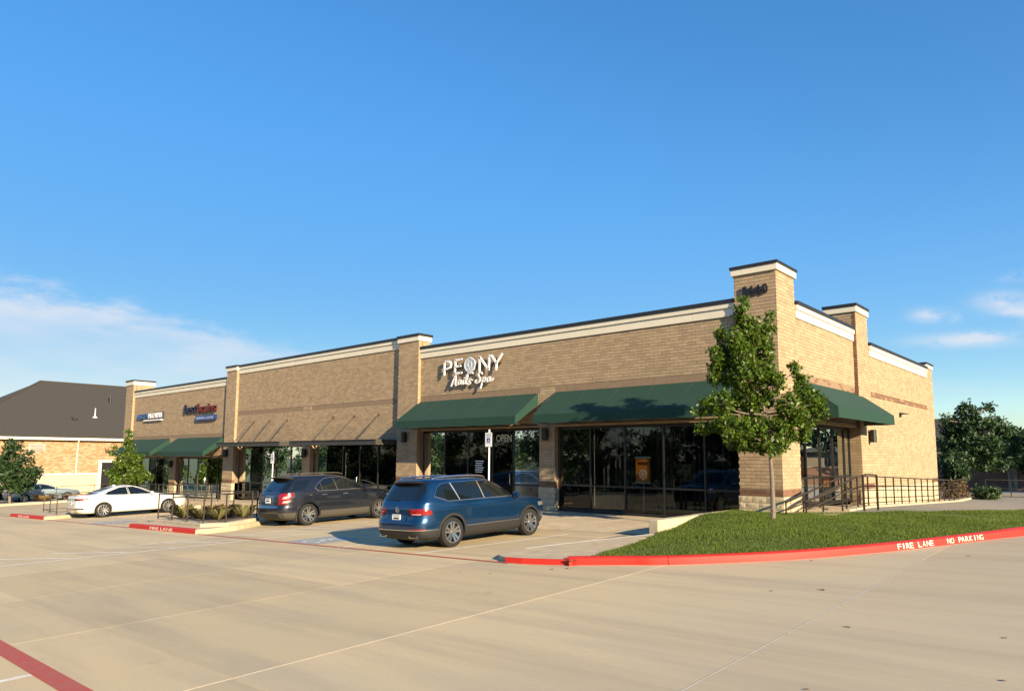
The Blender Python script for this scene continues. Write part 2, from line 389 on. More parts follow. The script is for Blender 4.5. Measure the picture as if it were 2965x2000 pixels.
# ------------------------------------------------------------------ ground, paving, walks, kerbs
def zl2(x, y): return zl(x, min(y, -1.0))
def ground_z(x, y): return zl(max(-80, min(25, x)), max(-60, min(5, y)))-1.0
xs = [-1800, -600, -250, -120, -85, -60, -40, -20, 0, 25, 60, 150, 500, 1800]; ys = [-1800, -600, -250, -120, -60, -30, 0, 5, 30, 60, 150, 500, 1800]
g = MB()
for i in range(len(xs)-1):
    for j in range(len(ys)-1):
        g.face([(x, y, ground_z(x, y)) for x, y in ((xs[i], ys[j]), (xs[i+1], ys[j]), (xs[i+1], ys[j+1]), (xs[i], ys[j+1]))])
tag(g.build('ground', 'earth', smooth=True), kind='structure')

lot = struct('parking_lot', (-6, -12, zl(-6, -12)))
C = 3.6; GAP = .004
sm = MB(); h = C/2-GAP/2; ch = .002
def sh(x, y, z): return (x, y, z+PLN[1]*x+PLN[2]*y)
v = [sh(-h, -h, -.14), sh(h, -h, -.14), sh(h, h, -.14), sh(-h, h, -.14), sh(-h, -h, -ch), sh(h, -h, -ch), sh(h, h, -ch), sh(-h, h, -ch),
     sh(-h+ch, -h+ch, 0), sh(h-ch, -h+ch, 0), sh(h-ch, h-ch, 0), sh(-h+ch, h-ch, 0)]
sm.mesh(v, [(0, 1, 5, 4), (1, 2, 6, 5), (2, 3, 7, 6), (3, 0, 4, 7), (4, 5, 9, 8), (5, 6, 10, 9), (6, 7, 11, 10), (7, 4, 8, 11), (8, 9, 10, 11)])
slab = None
X0, Y0 = 4.6, -12.7
for i in range(-14, 3):
    for j in range(-3, 3):
        cx, cyy = X0+C*(i+.5), Y0+C*(j+.5)
        if j == 2 and -3.2 < cx < .5: continue
        p = (cx, cyy, zl(cx, cyy))
        if slab is None:
            slab = sm.build('slab', 'concrete', lot, world=False); slab.location = Vector(p)-lot.location
        else: inst(slab, p, lot)
def sheet(name, m, parent, poly, dz=0, zf=zl):
    b = MB(); b.face([(x, y, zf(x, y)+dz) for x, y in poly]); return b.build(name, m, parent)
def rect(x0, x1, y0, y1): return [(x0, y0), (x1, y0), (x1, y1), (x0, y1)]
xa, xb, ya, yb = X0+C*-14, X0+C*3, Y0+C*-3, Y0+C*3
sheet('joint_bed', 'joint', lot, rect(xa, xb, ya, yb), -.004)
sheet('paving', 'concrete', lot, rect(-95, xa, -60, yb)); sheet('paving', 'concrete', lot, rect(xa, xb, -60, ya)); sheet('paving', 'concrete', lot, rect(xb, 40, -60, yb))
sheet('paving', 'concrete', lot, rect(X0, 40, yb, 12), 0, zl2); sheet('paving', 'concrete', lot, rect(-95, -52, yb, 22))
for x in (X0, X0-C):
    sheet('joint_sealant', 'sealant', lot, rect(x-.007, x+.007, -17.8, -5.7 if x > 4 else -8.6), .004)
for x, w_ in ((X0-2*C, .003),): sheet('joint_sealant', 'joint', lot, rect(x-.009, x+.009, ya, -9.5), -.004)
def line(p, q, wd, m, dz=.004, name='parking_line'):
    p, q = Vector(p), Vector(q); t = (q-p).normalized(); n_ = Vector((-t.y, t.x))*wd/2
    k = max(1, int((q-p).length/1.2)); b = MB()
    for a in range(k):
        u, v_ = p+(q-p)*a/k, p+(q-p)*(a+1)/k
        b.face([(c.x, c.y, zl(c.x, c.y)+dz) for c in (u-n_, v_-n_, v_+n_, u+n_)])
    return b.build(name, m, lot)
LW = .10
line((-4.62, -9.42), (-3.95, -4.75), LW, 'white_paint'); line((-7.34, -9.6), (-7.30, -4.6), LW, 'white_paint')
line((-11.9, -15.6), (-11.5, -9.62), .12, 'white_paint'); line((-11.5, -9.42), (-11.42, -5.0), LW, 'white_paint')
line((-13.5, -11.9), (-13.38, -9.62), .09, 'white_paint'); line((-13.38, -9.42), (-13.45, -3.6), LW, 'white_paint')
for y in (-15.15, -13.95, -12.75, -11.55): line((-13.75, y+.05), (-11.95, y+1.2), .10, 'white_paint')
for y in (-10.7,): line((-13.3, y-.1), (-11.75, y+.95), .08, 'white_paint')
for y in (-9.1, -8.0, -6.9, -5.8): line((-13.35, y), (-11.52, y+1.1), LW, 'white_paint')
for x in (-22.4, -26.9, -28.6): line((x, -9.4), (x-.05, -4.0), LW, 'white_paint')
for y in (-8.9, -7.7, -6.5, -5.3): line((-28.5, y), (-27.0, y+1.0), LW, 'white_paint')
for x in (-40.3, -43.0, -45.7, -48.4, -51.1): line((x, -9.4), (x, -4.0), LW, 'white_paint')
line((-1.75, -9.46), (-15.2, -9.52), .10, 'red_stripe', .008, 'red_stripe'); line((-20.9, -9.56), (-31.0, -9.56), .10, 'red_stripe', .008, 'red_stripe'); line((-37.2, -9.6), (-60, -9.7), .10, 'red_stripe', .008, 'red_stripe')
line((-40, -17.35), (12, -17.36), .20, 'red_stripe', .006, 'red_stripe')
for x in (-.85, -3.6, -6.3, -9.0): line((x, -17.46), (x+.02, -22.5), LW, 'white_paint')
def ada_symbol(cx, cyy, s):
    sheet('accessible_square', 'ada_paint', lot, rect(cx-.75*s, cx+.75*s, cyy-.75*s, cyy+.75*s), .005)
    b = MB(); z0 = .009
    def st(pts, wd):
        for a, c in zip(pts[:-1], pts[1:]):
            a, c = Vector(a), Vector(c); t = (c-a).normalized(); n_ = Vector((-t.y, t.x))*wd/2; a -= t*wd*.3; c += t*wd*.3
            b.face([(cx+q.x*s, cyy+q.y*s, zl(cx+q.x*s, cyy+q.y*s)+z0) for q in (a-n_, c-n_, c+n_, a+n_)])
    st([(.30*math.cos(a), -.2+.30*math.sin(a)) for a in np.linspace(-3.6, .4, 11)], .09)
    st([(-.05, .45), (-.03, -.02), (.25, -.05), (.40, -.42), (.52, -.38)], .10); st([(-.04, .22), (.2, .2)], .08)
    b.mesh([(cx+(-.06+.09*math.cos(a))*s, cyy+(.58+.09*math.sin(a))*s, zl(cx, cyy)+z0) for a in np.linspace(0, 6.28, 11)[:-1]], [list(range(10))])
    b.build('accessible_symbol', 'white_paint', lot)
ada_symbol(-9.35, -8.75, 1.0); ada_symbol(-24.9, -8.75, 1.0)

# front walk in slabs
walk = struct('sidewalk', (-16, -1, fs(-16)))
def yedge(x): return -3.3 if x > -9.4 else -1.95
x = -1.63
while x > -50:
    nx = x-1.5
    rows = [(.30, -1.62), (-1.62, -3.3)] if x > -9.3 else [(.30, -1.80)]
    for (y1, y0) in rows:
        b = MB(); gq = .007
        b.prism(rect(nx+gq, x-gq, y0+gq, y1-gq), lambda X, Y: fs(X)-.12, lambda X, Y: fs(X)); b.build('paving_slab', 'walk', walk)
    if x > -9.3:
        b = MB(); b.mesh([(nx+gq, -3.3, fs(nx)-.003), (x-gq, -3.3, fs(x)-.003), (x-gq, -4.05, zl(x, -4.05)+.006), (nx+gq, -4.05, zl(nx, -4.05)+.006), (nx+gq, -3.3, -.5), (x-gq, -3.3, -.5)], [(0, 3, 2, 1), (0, 1, 5, 4)])
        b.build('ramp_slab', 'kerb', walk)
    else:
        b = MB(); b.prism(rect(nx+.004, x-.004, -1.97, -1.81), lambda X, Y: zl(X, Y)-.1, lambda X, Y: fs(X)+.002); b.build('kerb', 'kerb', walk, bevel=.02)
    x = nx
b = MB(); b.face([(p[0], p[1], fs(p[0])-.03) for p in rect(-9, -1.63, -3.3, .3)])
for q in range(14):
    u0, u1 = -9-q*3, -12-q*3; b.face([(p[0], p[1], fs(p[0])-.03) for p in rect(u1, u0, -1.8, .3)])
b.build('walk_bed', 'joint', walk)

# concrete nose at the end of the stalls, kerbs
nose = [(-.45, -9.02), (-1.4, -9.36), (-1.85, -9.40), (-2.25, -9.22), (-2.52, -8.75), (-2.56, -8.2), (-2.35, -7.3), (-1.75, -5.4), (-1.42, -4.5), (-1.2, -5.2), (-.35, -8.4)][::-1]
b = MB(); b.prism(nose[::-1], lambda X, Y: zl(X, Y)-.1, lambda X, Y: zl(X, Y)+.10)
nz_ = b.build('traffic_island', 'kerb', None, bevel=.03); tag(nz_, kind='structure')
b = MB()
pth = [(-.42, -9.05), (-1.0, -9.25), (-1.45, -9.385), (-1.86, -9.425)]
for p, q in zip(pth[:-1], pth[1:]):
    n_ = Vector((-(q[1]-p[1]), q[0]-p[0])).normalized()*.012
    b.mesh([(p[0]+n_.x*0, p[1]-.012, zl(*p)+.001), (q[0], q[1]-.012, zl(*q)+.001), (q[0], q[1]-.006, zl(*q)+.098), (p[0], p[1]-.006, zl(*p)+.098), (q[0], q[1]+.04, zl(*q)+.106), (p[0], p[1]+.04, zl(*p)+.106)], [(0, 1, 2, 3), (3, 2, 4, 5)])
b.build('red_paint', 'red_paint', nz_)
b = MB()
for p, q in zip(((-2.46, -8.2), (-2.26, -7.3), (-1.7, -5.5)), ((-2.26, -7.3), (-1.7, -5.5), (-1.45, -4.7))):
    b.face([(p[0], p[1], zl(*p)+.106), (p[0]+.09, p[1], zl(*p)+.106), (q[0]+.09, q[1], zl(*q)+.106), (q[0], q[1], zl(*q)+.106)])
b.build('parking_line', 'white_paint', nz_)

def sweep_kerb(name, path, parent, m, zf, hh=.15, wd=.16, lean=.03, taper=None):
    P = [Vector((p[0], p[1])) for p in path]; n = len(P); b = MB(); idx = []
    for k, p in enumerate(P):
        t = (P[min(k+1, n-1)]-P[max(k-1, 0)]).normalized(); nn = Vector((-t.y, t.x)); z = zf(p.x, p.y); H = hh
        if taper and k < len(taper): H = hh*taper[k]
        ring = []
        for (o, zz) in ((0, -.05), (0, 0.005), (lean*.7, H-.025), (lean+.02, H-.004), (lean+.045, H), (wd, H), (wd, -.05)):
            q = p+nn*o; ring.append(len(b.v)); b.v.append((q.x, q.y, z+zz))
        idx.append(ring)
    for k in range(n-1):
        for a in range(6): b.f.append([idx[k][a], idx[k+1][a], idx[k+1][a+1], idx[k][a+1]]); b.m.append(0)
    b.f.append(idx[0][::-1]); b.f.append(idx[-1]); b.m += [0, 0]
    return b.build(name, m, parent, smooth=True)
KP = [(-.62, -9.10), (-.52, -9.08), (.40, -8.56), (.86, -8.32), (1.62, -7.70), (2.70, -6.58), (3.72, -4.98), (4.36, -3.72), (5.50, -1.05), (6.4, 1.8), (7.3, 5.2), (8.0, 9.5)]
kp = spline([(p[0], p[1], 0) for p in KP], 8)
kerb = struct('red_kerb', (2.7, -6.6, zl(2.7, -6.6)))
cuts = [0, 26, 52, 66, len(kp)-1]
for a, c in zip(cuts[:-1], cuts[1:]):
    seg = kp[a:c+1]; 
    if a: seg = [seg[0]+(seg[1]-seg[0]).normalized()*.012]+seg[1:]
    sweep_kerb('kerb_section', seg, kerb, 'red_paint', zl2, taper=(.55, .6, .65, .72, .8, .88, .95, .98) if a == 0 else None)
def proj(p):
    v_ = Vector(p)-CAM; d_ = v_.dot(F_); return 1516.4+2021.7*v_.dot(R_)/d_, 1098.8-2021.7*v_.dot(U_)/d_
fine = []
for a, c in zip(kp[:-1], kp[1:]):
    for k in range(12): fine.append(a+(c-a)*k/12)
def at_px(px):
    best = min(range(20, len(fine)-1), key=lambda k: abs(proj((fine[k].x, fine[k].y, zl2(fine[k].x, fine[k].y)+.07))[0]-px)); return fine[best], (fine[best+1]-fine[best-1]).normalized()
def kerb_text(s, px0, px1, hgt=.105):
    a, _ = at_px(px0); c, _ = at_px(px1); n = len(s)
    for k, chh in enumerate(s):
        if chh == ' ': continue
        px = px0+(px1-px0)*(k+.5)/n; p, t = at_px(px); wd = (c-a).length/n*.86
        if chh == 'I': wd *= .3
        me = text_mesh(chh, 'white_paint', -wd/2, wd/2, 0, hgt, .002)
        o = bpy.data.objects.new('letter', me); COL.objects.link(o); o.parent = kerb
        nn = Vector((-t.y, t.x, 0)); upv = (Vector((0, 0, 1))*.985+nn*.17).normalized(); tt = Vector((t.x, t.y, 0)); bk = upv.cross(tt)
        MM = Matrix((tt, -bk if (-bk).dot(nn) > 0 else bk, upv)).transposed().to_4x4()
        pos = Vector((p.x, p.y, zl2(p.x, p.y)+.022))-nn*.004
        MM.translation = pos-kerb.location; o.matrix_local = MM
kerb_text('FIRE LANE', 2600, 2706); kerb_text('NO PARKING', 2742, 2850)

def island(name, poly, redx, redy, txt, tx0, tx1, parent=None):
    st = struct(name, (sum(p[0] for p in poly)/len(poly), sum(p[1] for p in poly)/len(poly), zl(poly[0][0], poly[0][1])))
    b = MB(); b.prism(poly, lambda X, Y: zl(X, Y)-.1, lambda X, Y: zl(X, Y)+.15); b.build('base', 'kerb', st, bevel=.03)
    b = MB(); x0, x1 = redx; y = redy
    for k in range(6):
        u, v_ = x0+(x1-x0)*k/6, x0+(x1-x0)*(k+1)/6
        b.mesh([(u, y-.014, zl(u, y)), (v_, y-.014, zl(v_, y)), (v_, y-.006, zl(v_, y)+.13), (u, y-.006, zl(u, y)+.13), (v_, y+.03, zl(v_, y)+.157), (u, y+.03, zl(u, y)+.157), (v_, y+.16, zl(v_, y)+.157), (u, y+.16, zl(u, y)+.157)], [(0, 1, 2, 3), (3, 2, 4, 5), (5, 4, 6, 7)])
    b.build('red_paint', 'red_paint', st)
    me = text_mesh(txt, 'white_paint', tx0, tx1, 0, .10, .002); o = bpy.data.objects.new('lettering', me); COL.objects.link(o); o.parent = st
    z0 = zl(tx0, y)
    for v_ in me.vertices: v_.co.z += zl(v_.co.x, y)-z0
    o.location = Vector((0, y-.018, z0+.02))-st.location
    return st
isl = island('planter_island', [(-20.9, -9.55), (-15.3, -9.55), (-15.0, -9.3), (-15.25, -8.2), (-16.3, -6.8), (-16.6, -6.2), (-16.7, -2.0), (-20.9, -2.0)], (-20.85, -15.3), -9.55, 'FIRE LANE', -18.9, -17.0)
PL_ = [(-20.5, -8.85), (-15.95, -9.12), (-15.3, -8.5), (-16.3, -7.0), (-16.8, -6.6), (-20.5, -6.6)]
b = MB(); b.prism(PL_, lambda X, Y: zl(X, Y)+.1, lambda X, Y: zl(X, Y)+.27); b.build('planter_kerb', 'pale_wall', isl, bevel=.02)
b = MB(); b.face([(x, y, zl(x, y)+.276) for x, y in [(-20.3, -8.5), (-16.1, -8.7), (-15.9, -8.3), (-16.9, -6.85), (-20.3, -6.8)]]); b.build('planter_soil', 'soil', isl)
isl2 = island('planter_island', [(-37.2, -9.6), (-31.3, -9.6), (-31.0, -9.3), (-31.6, -8.2), (-31.9, -6.6), (-31.9, -2.0), (-37.2, -2.0)], (-37.15, -31.3), -9.6, 'FIRE LANE', -35.6, -33.7)
b = MB(); b.prism([(-57.0, -9.2), (-54.8, -9.2), (-56.6, 3), (-58.6, 3)], lambda X, Y: zl(X, Y)-.1, lambda X, Y: zl(X, Y)+.15)
tag(b.build('planting_bed', 'pale_wall', bevel=.03), kind='structure')

# low wall beside the lawn, lawn and its grass
lw = thing('low_wall', 'low pale concrete retaining wall between the storefront walk and the lawn', 'wall', (-1.5, -2.3, 0))
b = MB(); b.prism(rect(-1.63, -1.38, -4.5, -2.32), -.2, .385); b.build('wall_section', 'pale_wall', lw, bevel=.012)
b = MB(); b.prism(rect(-1.63, -1.39, -2.29, -.17), -.2, .392); b.build('wall_section', 'pale_wall', lw, bevel=.012)
inner = [(p.x, p.y) for p in kp]
def off_in(path, d):
    out = []
    for k in range(len(path)):
        a = Vector(path[max(k-1, 0)]); c = Vector(path[min(k+1, len(path)-1)]); t = (c-a).normalized(); out.append((path[k][0]-t.y*d, path[k][1]+t.x*d))
    return out
edge = off_in(inner, .13)
lawn_poly = edge+[(6.5, 9.2), (4.9, 6.6), (2.95, 3.5), (1.9, 2.2), (1.35, 1.2), (.12, -.2), (-1.36, -.22), (-1.36, -4.45), (-.95, -5.8), (-.38, -8.55)]
LP = np.array(lawn_poly)
def inpoly(px, py, P):
    c = np.zeros(len(px), bool); n = len(P)
    for i in range(n):
        x1, y1 = P[i]; x2, y2 = P[i-1]
        cond = ((y1 > py) != (y2 > py)) & (px < (x2-x1)*(py-y1)/(y2-y1+1e-12)+x1); c ^= cond
    return c
def segdist(px, py, P):
    d = np.full(len(px), 1e9)
    for (x1, y1), (x2, y2) in zip(P[:-1], P[1:]):
        dx, dy = x2-x1, y2-y1; t = np.clip(((px-x1)*dx+(py-y1)*dy)/(dx*dx+dy*dy+1e-12), 0, 1)
        d = np.minimum(d, np.hypot(px-x1-t*dx, py-y1-t*dy))
    return d
def lawn_z(px, py):
    base = PLN[0]+PLN[1]*px+PLN[2]*np.minimum(py, -1)
    d1 = segdist(px, py, edge); d2 = segdist(px, py, [(-.38, -8.55), (-.95, -5.8), (-1.36, -4.45)])
    d = np.minimum(d1, d2*1.15); t = np.clip(d/2.9, 0, 1); t = t*t*(3-2*t)
    top = np.maximum(.41, base+.14)
    return (base+.125)*(1-t)+top*t+.012*np.sin(px*3.1)*np.cos(py*2.7)
b = MB(); st = .2
gx = np.arange(-1.6, 8.2, st); gy = np.arange(-9.4, 9.6, st)
cxg, cyg = np.meshgrid(gx+st/2, gy+st/2, indexing='ij'); ins = inpoly(cxg.ravel(), cyg.ravel(), LP).reshape(cxg.shape)
vx, vy = np.meshgrid(np.append(gx, gx[-1]+st), np.append(gy, gy[-1]+st), indexing='ij'); vz = lawn_z(vx.ravel(), vy.ravel()).reshape(vx.shape)-.02
for i in range(len(gx)):
    for j in range(len(gy)):
        if ins[i, j]: b.face([(vx[a, c], vy[a, c], vz[a, c]) for a, c in ((i, j), (i+1, j), (i+1, j+1), (i, j+1))])
tag(b.build('lawn', 'turf', smooth=True), kind='structure')
def tri_mesh(name, V, m, nper, parent=None):         # V: (n, nper, 3) polygons
    n = len(V); me = bpy.data.meshes.new(name)
    me.vertices.add(n*nper); me.vertices.foreach_set('co', np.ascontiguousarray(V, dtype=np.float32).ravel())
    me.loops.add(n*nper); me.loops.foreach_set('vertex_index', np.arange(n*nper, dtype=np.int32))
    me.polygons.add(n); me.polygons.foreach_set('loop_start', np.arange(0, n*nper, nper, dtype=np.int32)); me.polygons.foreach_set('loop_total', np.full(n, nper, dtype=np.int32))
    me.materials.append(MT[m]); me.update(calc_edges=True); me.validate()
    o = bpy.data.objects.new(name, me); COL.objects.link(o); o.parent = parent; return o
NB = 260000
px = rng.uniform(-1.5, 7.6, NB); py = rng.uniform(-9.3, 9.3, NB)
k = inpoly(px, py, LP); k &= ((px-CAM.x)*fw.x+(py-CAM.y)*fw.y > 5)
px, py = px[k], py[k]; n = len(px); pz = lawn_z(px, py)-.022
a = rng.uniform(0, 6.283, n); hb = rng.uniform(.028, .062, n)*(1+.35*np.sin(px*1.7+1)*np.sin(py*1.9)); wb = rng.uniform(.006, .011, n); le = rng.uniform(0, .04, n); la = rng.uniform(0, 6.283, n)
V = np.zeros((n, 3, 3)); V[:, 0] = np.stack([px-np.cos(a)*wb, py-np.sin(a)*wb, pz], 1); V[:, 1] = np.stack([px+np.cos(a)*wb, py+np.sin(a)*wb, pz], 1); V[:, 2] = np.stack([px+np.cos(la)*le, py+np.sin(la)*le, pz+hb], 1)
tag(tri_mesh('grass', V, 'blade', 3), 'short green grass covering the sloping lawn inside the red kerb', 'grass', kind='stuff')

# drive and raised ramp beside the building
drv = MB()
pts = [(1.15, 1.9), (3.2, 3.9), (5.2, 7.0), (6.8, 9.4)]
def dz_(x, y): return .40-.030*max(0, y-4) if y < 18 else -.02
for y0, y1 in ((1.5, 4), (4, 8), (8, 13), (13, 18), (18, 24), (24, 45)):
    drv.face([(1.0, y0, dz_(1, y0)), (12, y0, dz_(1, y0)-.05), (12, y1, dz_(1, y1)-.05), (1.0, y1, dz_(1, y1))])
tag(drv.build('service_drive', 'asphalt', smooth=True), kind='structure')
b = MB()
b.face([(-60, 19.6, -.35), (1.2, 19.6, -.12), (1.2, 45, -.12), (-60, 45, -.35)])
tag(b.build('rear_yard', 'soil'), kind='structure')
def rz_(y): return .43-.031*max(0, y-4.0) if y < 17 else .03
ramp = struct('side_walk', (.6, 8, .3))
b = MB()
for y0, y1 in ((1.7, 4), (4, 8), (8, 12), (12, 17), (17, 20.5)):
    b.mesh([(-.3, y0, rz_(y0)-.05), (1.0, y0, rz_(y0)-.05), (1.0, y1, rz_(y1)-.05), (-.3, y1, rz_(y1)-.05)], [(0, 1, 2, 3)])
b.build('ramp_slab', 'walk', ramp)
b = MB()
b.face([(-.3, -.16, .41), (1.35, -.16, .41), (1.35, 1.9, .41), (-.3, 1.9, .41)]); b.build('landing_slab', 'walk', ramp)
b = MB()
ks = [1.75, 4, 6, 8, 10, 12, 14, 17, 20.6]
for y0, y1 in zip(ks[:-1], ks[1:]):
    b.mesh([(.98, y0, -.3), (1.2, y0, -.3), (1.2, y1, -.3), (.98, y1, -.3), (.98, y0, rz_(y0)+.03), (1.2, y0, rz_(y0)+.03), (1.2, y1, rz_(y1)+.03), (.98, y1, rz_(y1)+.03)], [(4, 5, 6, 7), (1, 2, 6, 5), (3, 0, 4, 7)]+([(0, 1, 5, 4)] if y0 < 2 else [])+([(2, 3, 7, 6)] if y1 > 20 else []))
b.box(.25, .98, 1.75, 1.95, -.2, .46)
b.build('ramp_kerb', 'pale_wall', ramp)

# ------------------------------------------------------------------ the brick retail building
bld = thing('retail_building', 'single-storey tan brick retail building with corner tower and dark-coped cream parapet', 'building', (-20, 8, 0))
BW, BH, BJ = .305, .102, .010
bricks = []                                        # (plane, value, u0, u1, z0, z1, kind)
def brickrect(plane, val, u0, u1, z0, z1, kind='brick'):
    k0 = int(math.floor(z0/BH+.01)); k = k0
    while k*BH < z1-.02:
        a, c = max(z0, k*BH), min(z1, (k+1)*BH)
        if c-a > .035:
            off = (k % 2)*BW/2; i = math.floor((u0-off)/BW)
            while i*BW+off < u1-.01:
                s, e = max(u0, i*BW+off), min(u1, (i+1)*BW+off)
                if e-s > .035: bricks.append((plane, val, s+(BJ/2 if s > u0+1e-6 else .001), e-(BJ/2 if e < u1-1e-6 else .001), a+(BJ/2 if a > z0+1e-6 else .001), c-BJ/2, kind))
                i += 1
        k += 1
PR = .009                                          # bricks stand this proud of the mortar
TX0, TX1 = -1.24, .04; TY = -.15; TOPB = 7.30
# mortar backing (each wall piece a part)
def wallbox(*a): return box('wall', 'mortar', bld, *a)
# bays: (x0,x1, floor, head)
BAYS = [(-8.25, -1.24, 0.0, 3.0), (-15.72, -8.97, -.08, 3.0), (-24.30, -17.1, -.33, 2.62), (-32.25, -25.03, -.55, 2.62), (-40.48, -33.5, -.78, 1.80), (-48.3, -41.50, -1.0, 1.80)]
def front(x0, x1, z0, z1, y=0.0, kind='brick', dep=.30):
    wallbox(x0, x1, y+PR, y+dep, z0, z1); brickrect('y', y, x0, x1, z0, z1, kind)
def bandf(x0, x1, z0, z1, y=.012): brickrect('y', y, x0, x1, z0, z1, 'brick_brown')
# right section
wallbox(-15.72, -1.24, PR, .30, 3.0, 6.16); brickrect('y', 0, -15.72, -1.24, 4.47, 6.14)
for x0, x1 in ((-15.72, -8.97), (-8.25, -1.24)): bandf(x0, x1, 4.256, 4.466); brickrect('y', 0, x0, x1, 3.0, 4.25)
brickrect('y', 0, -8.965, -8.255, 3.0, 4.465)
wallbox(-8.965, -8.255, PR, .40, .84, 3.0); brickrect('y', 0, -8.97, -8.25, 1.045, 3.0); brickrect('y', 0, -8.97, -8.25, .835, 1.04, 'brick_brown')
brickrect('x', -8.25, .012, .26, 1.045, 3.0); brickrect('x', -8.25, .012, .26, .835, 1.04, 'brick_brown')
# centre section
wallbox(-32.25, -17.1, PR, .30, 2.62, 6.74); brickrect('y', 0, -32.25, -17.1, 4.47, 6.71)
for x0, x1 in ((-24.3, -17.1), (-32.25, -25.1)): bandf(x0, x1, 4.256, 4.466); 
brickrect('y', 0, -25.1, -24.3, 4.256, 4.466); brickrect('y', 0, -32.25, -17.1, 2.62, 4.25)
wallbox(-25.025, -24.305, PR, .40, .5, 2.62); brickrect('y', 0, -25.03, -24.3, .75, 2.62); brickrect('y', 0, -25.03, -24.3, .54, .745, 'brick_brown'); brickrect('x', -24.3, .012, .26, .54, 2.62)
# left section
wallbox(-48.3, -33.5, PR, .30, 1.80, 6.15); brickrect('y', 0, -48.3, -33.5, 3.26, 6.12); bandf(-48.3, -33.5, 3.05, 3.255); brickrect('y', 0, -48.3, -33.5, 1.80, 3.045)
wallbox(-41.495, -40.485, PR, .40, 0, 1.80); brickrect('y', 0, -41.5, -40.48, .15, 1.80); brickrect('y', 0, -41.5, -40.48, -.06, .145, 'brick_brown')
# pilasters: (x0,x1, stone top, brick top, white top, coping top, depth back)
PILS = [(-17.1, -15.72, .83, 6.93, 7.14, 7.25, .5), (-33.5, -32.25, .32, 6.93, 7.14, 7.25, .5), (-49.7, -48.3, -.15, 7.10, 7.38, 7.49, 1.3)]
for (x0, x1, st_, bt, wt, ct, yb_) in PILS:
    wallbox(x0+PR, x1-PR, TY+PR, yb_, st_+.01, bt+.05)
    brickrect('y', TY, x0, x1, st_+.215, bt); brickrect('y', TY, x0, x1, st_+.005, st_+.21, 'brick_brown')
    brickrect('x', x1, TY+.012, .0, st_+.215, bt); brickrect('x', x1, TY+.012, 0, st_+.005, st_+.21, 'brick_brown'); brickrect('x', x1, .1, yb_, 6.7, bt)
    for nm, m_, z0, z1, ov in (('cornice_panel', 'cast', bt, wt, .05), ('coping', 'coping', wt, ct, .085)):
        box(nm, m_, bld, x0-ov, x1+ov, TY-ov, yb_+ov, z0+.002, z1, bevel=.006)
# corner tower
wallbox(TX0+PR, TX1-PR, TY+PR, 1.25, .3, 7.33)
brickrect('y', TY, TX0, TX1, 1.045, TOPB); brickrect('y', TY, TX0, TX1, .835, 1.04, 'brick_brown')
brickrect('x', TX1, TY+.012, 1.25, 1.045, TOPB); brickrect('x', TX1, TY+.012, 1.25, .835, 1.04, 'brick_brown')
box('cornice_panel', 'cast', bld, TX0-.06, TX1+.06, TY-.06, 1.31, TOPB+.002, 7.487, bevel=.006); box('coping', 'coping', bld, TX0-.09, TX1+.09, TY-.09, 1.34, 7.489, 7.575, bevel=.006)
# side wall, near half (x = .03) and far half (x = .16)
SX, SX2 = .03, .16
wallbox(-.30, SX-PR, 1.25, 6.85, 3.0, 6.12); brickrect('x', SX, 1.255, 6.85, 4.445, 6.10); brickrect('x', SX-.010, 1.255, 6.85, 4.23, 4.44, 'brick_brown'); brickrect('x', SX, 1.255, 6.85, 3.0, 4.225)
wallbox(-.30, SX2-PR, 6.85+PR, 18.75, -.2, 5.72); wallbox(-.9, SX2-PR, 6.85+PR, 8.25, 5.72, 7.2)
brickrect('x', SX2, 6.85, 18.75, 4.39, 5.70); brickrect('x', SX2, 6.85, 8.25, 5.70, 7.18)
brickrect('x', SX2, 6.85, 8.29, 4.18, 4.385); brickrect('x', SX2-.008, 8.29, 17.39, 4.18, 4.385, 'brick_brown'); brickrect('x', SX2, 17.39, 18.75, 4.18, 4.385)
brickrect('x', SX2, 6.85, 18.75, 1.045, 4.175); brickrect('x', SX2, 6.85, 8.25, .835, 1.04, 'brick_brown'); brickrect('x', SX2, 17.6, 18.75, .835, 1.04, 'brick_brown'); brickrect('x', SX2, 8.25, 17.6, .835, 1.04)
brickrect('y', 6.85, -.3, SX2-.012, .6, 3.0); brickrect('y', 6.85, SX+.002, SX2-.012, 3.0, 7.18, 'brick_brown'); brickrect('y', 6.85, -.9, SX+.001, 6.62, 7.18)  # narrow pilaster return in brown brick: its shade is put into the colour
brickrect('y', 17.45, -.5, SX2-.012, 5.9, 6.2)
box('cornice_panel', 'cast', bld, -.95, SX2+.05, 6.80, 8.30, 7.182, 7.385, bevel=.006); box('coping', 'coping', bld, -.98, SX2+.08, 6.77, 8.33, 7.387, 7.49, bevel=.006)
wallbox(-1.0, SX2-PR, 17.45, 18.75, 5.72, 6.2); brickrect('x', SX2, 17.45, 18.75, 5.71, 6.19)
box('cornice_panel', 'cast', bld, -1.05, SX2+.05, 17.40, 18.80, 6.192, 6.36, bevel=.006); box('coping', 'coping', bld, -1.08, SX2+.08, 17.37, 18.83, 6.362, 6.45, bevel=.006)
# back and left shells, roof
wallbox(-49.6, .1, 18.45, 18.75, -1.5, 5.7); wallbox(-49.68, -49.4, 1.3, 18.4, -1.8, 6.4); box('roof', 'coping', bld, -49.5, -.15, .32, 18.5, 5.55, 5.7)
box('coping', 'coping', bld, -50.0, -49.4, 1.42, 18.8, 6.4, 6.5)
b = MB(); b.box(-49.9, -48.9, 4.2, 5.6, 6.0, 7.15); b.build('cornice_panel', 'cast', bld); box('coping', 'coping', bld, -50.0, -48.85, 4.1, 5.7, 7.152, 7.24)
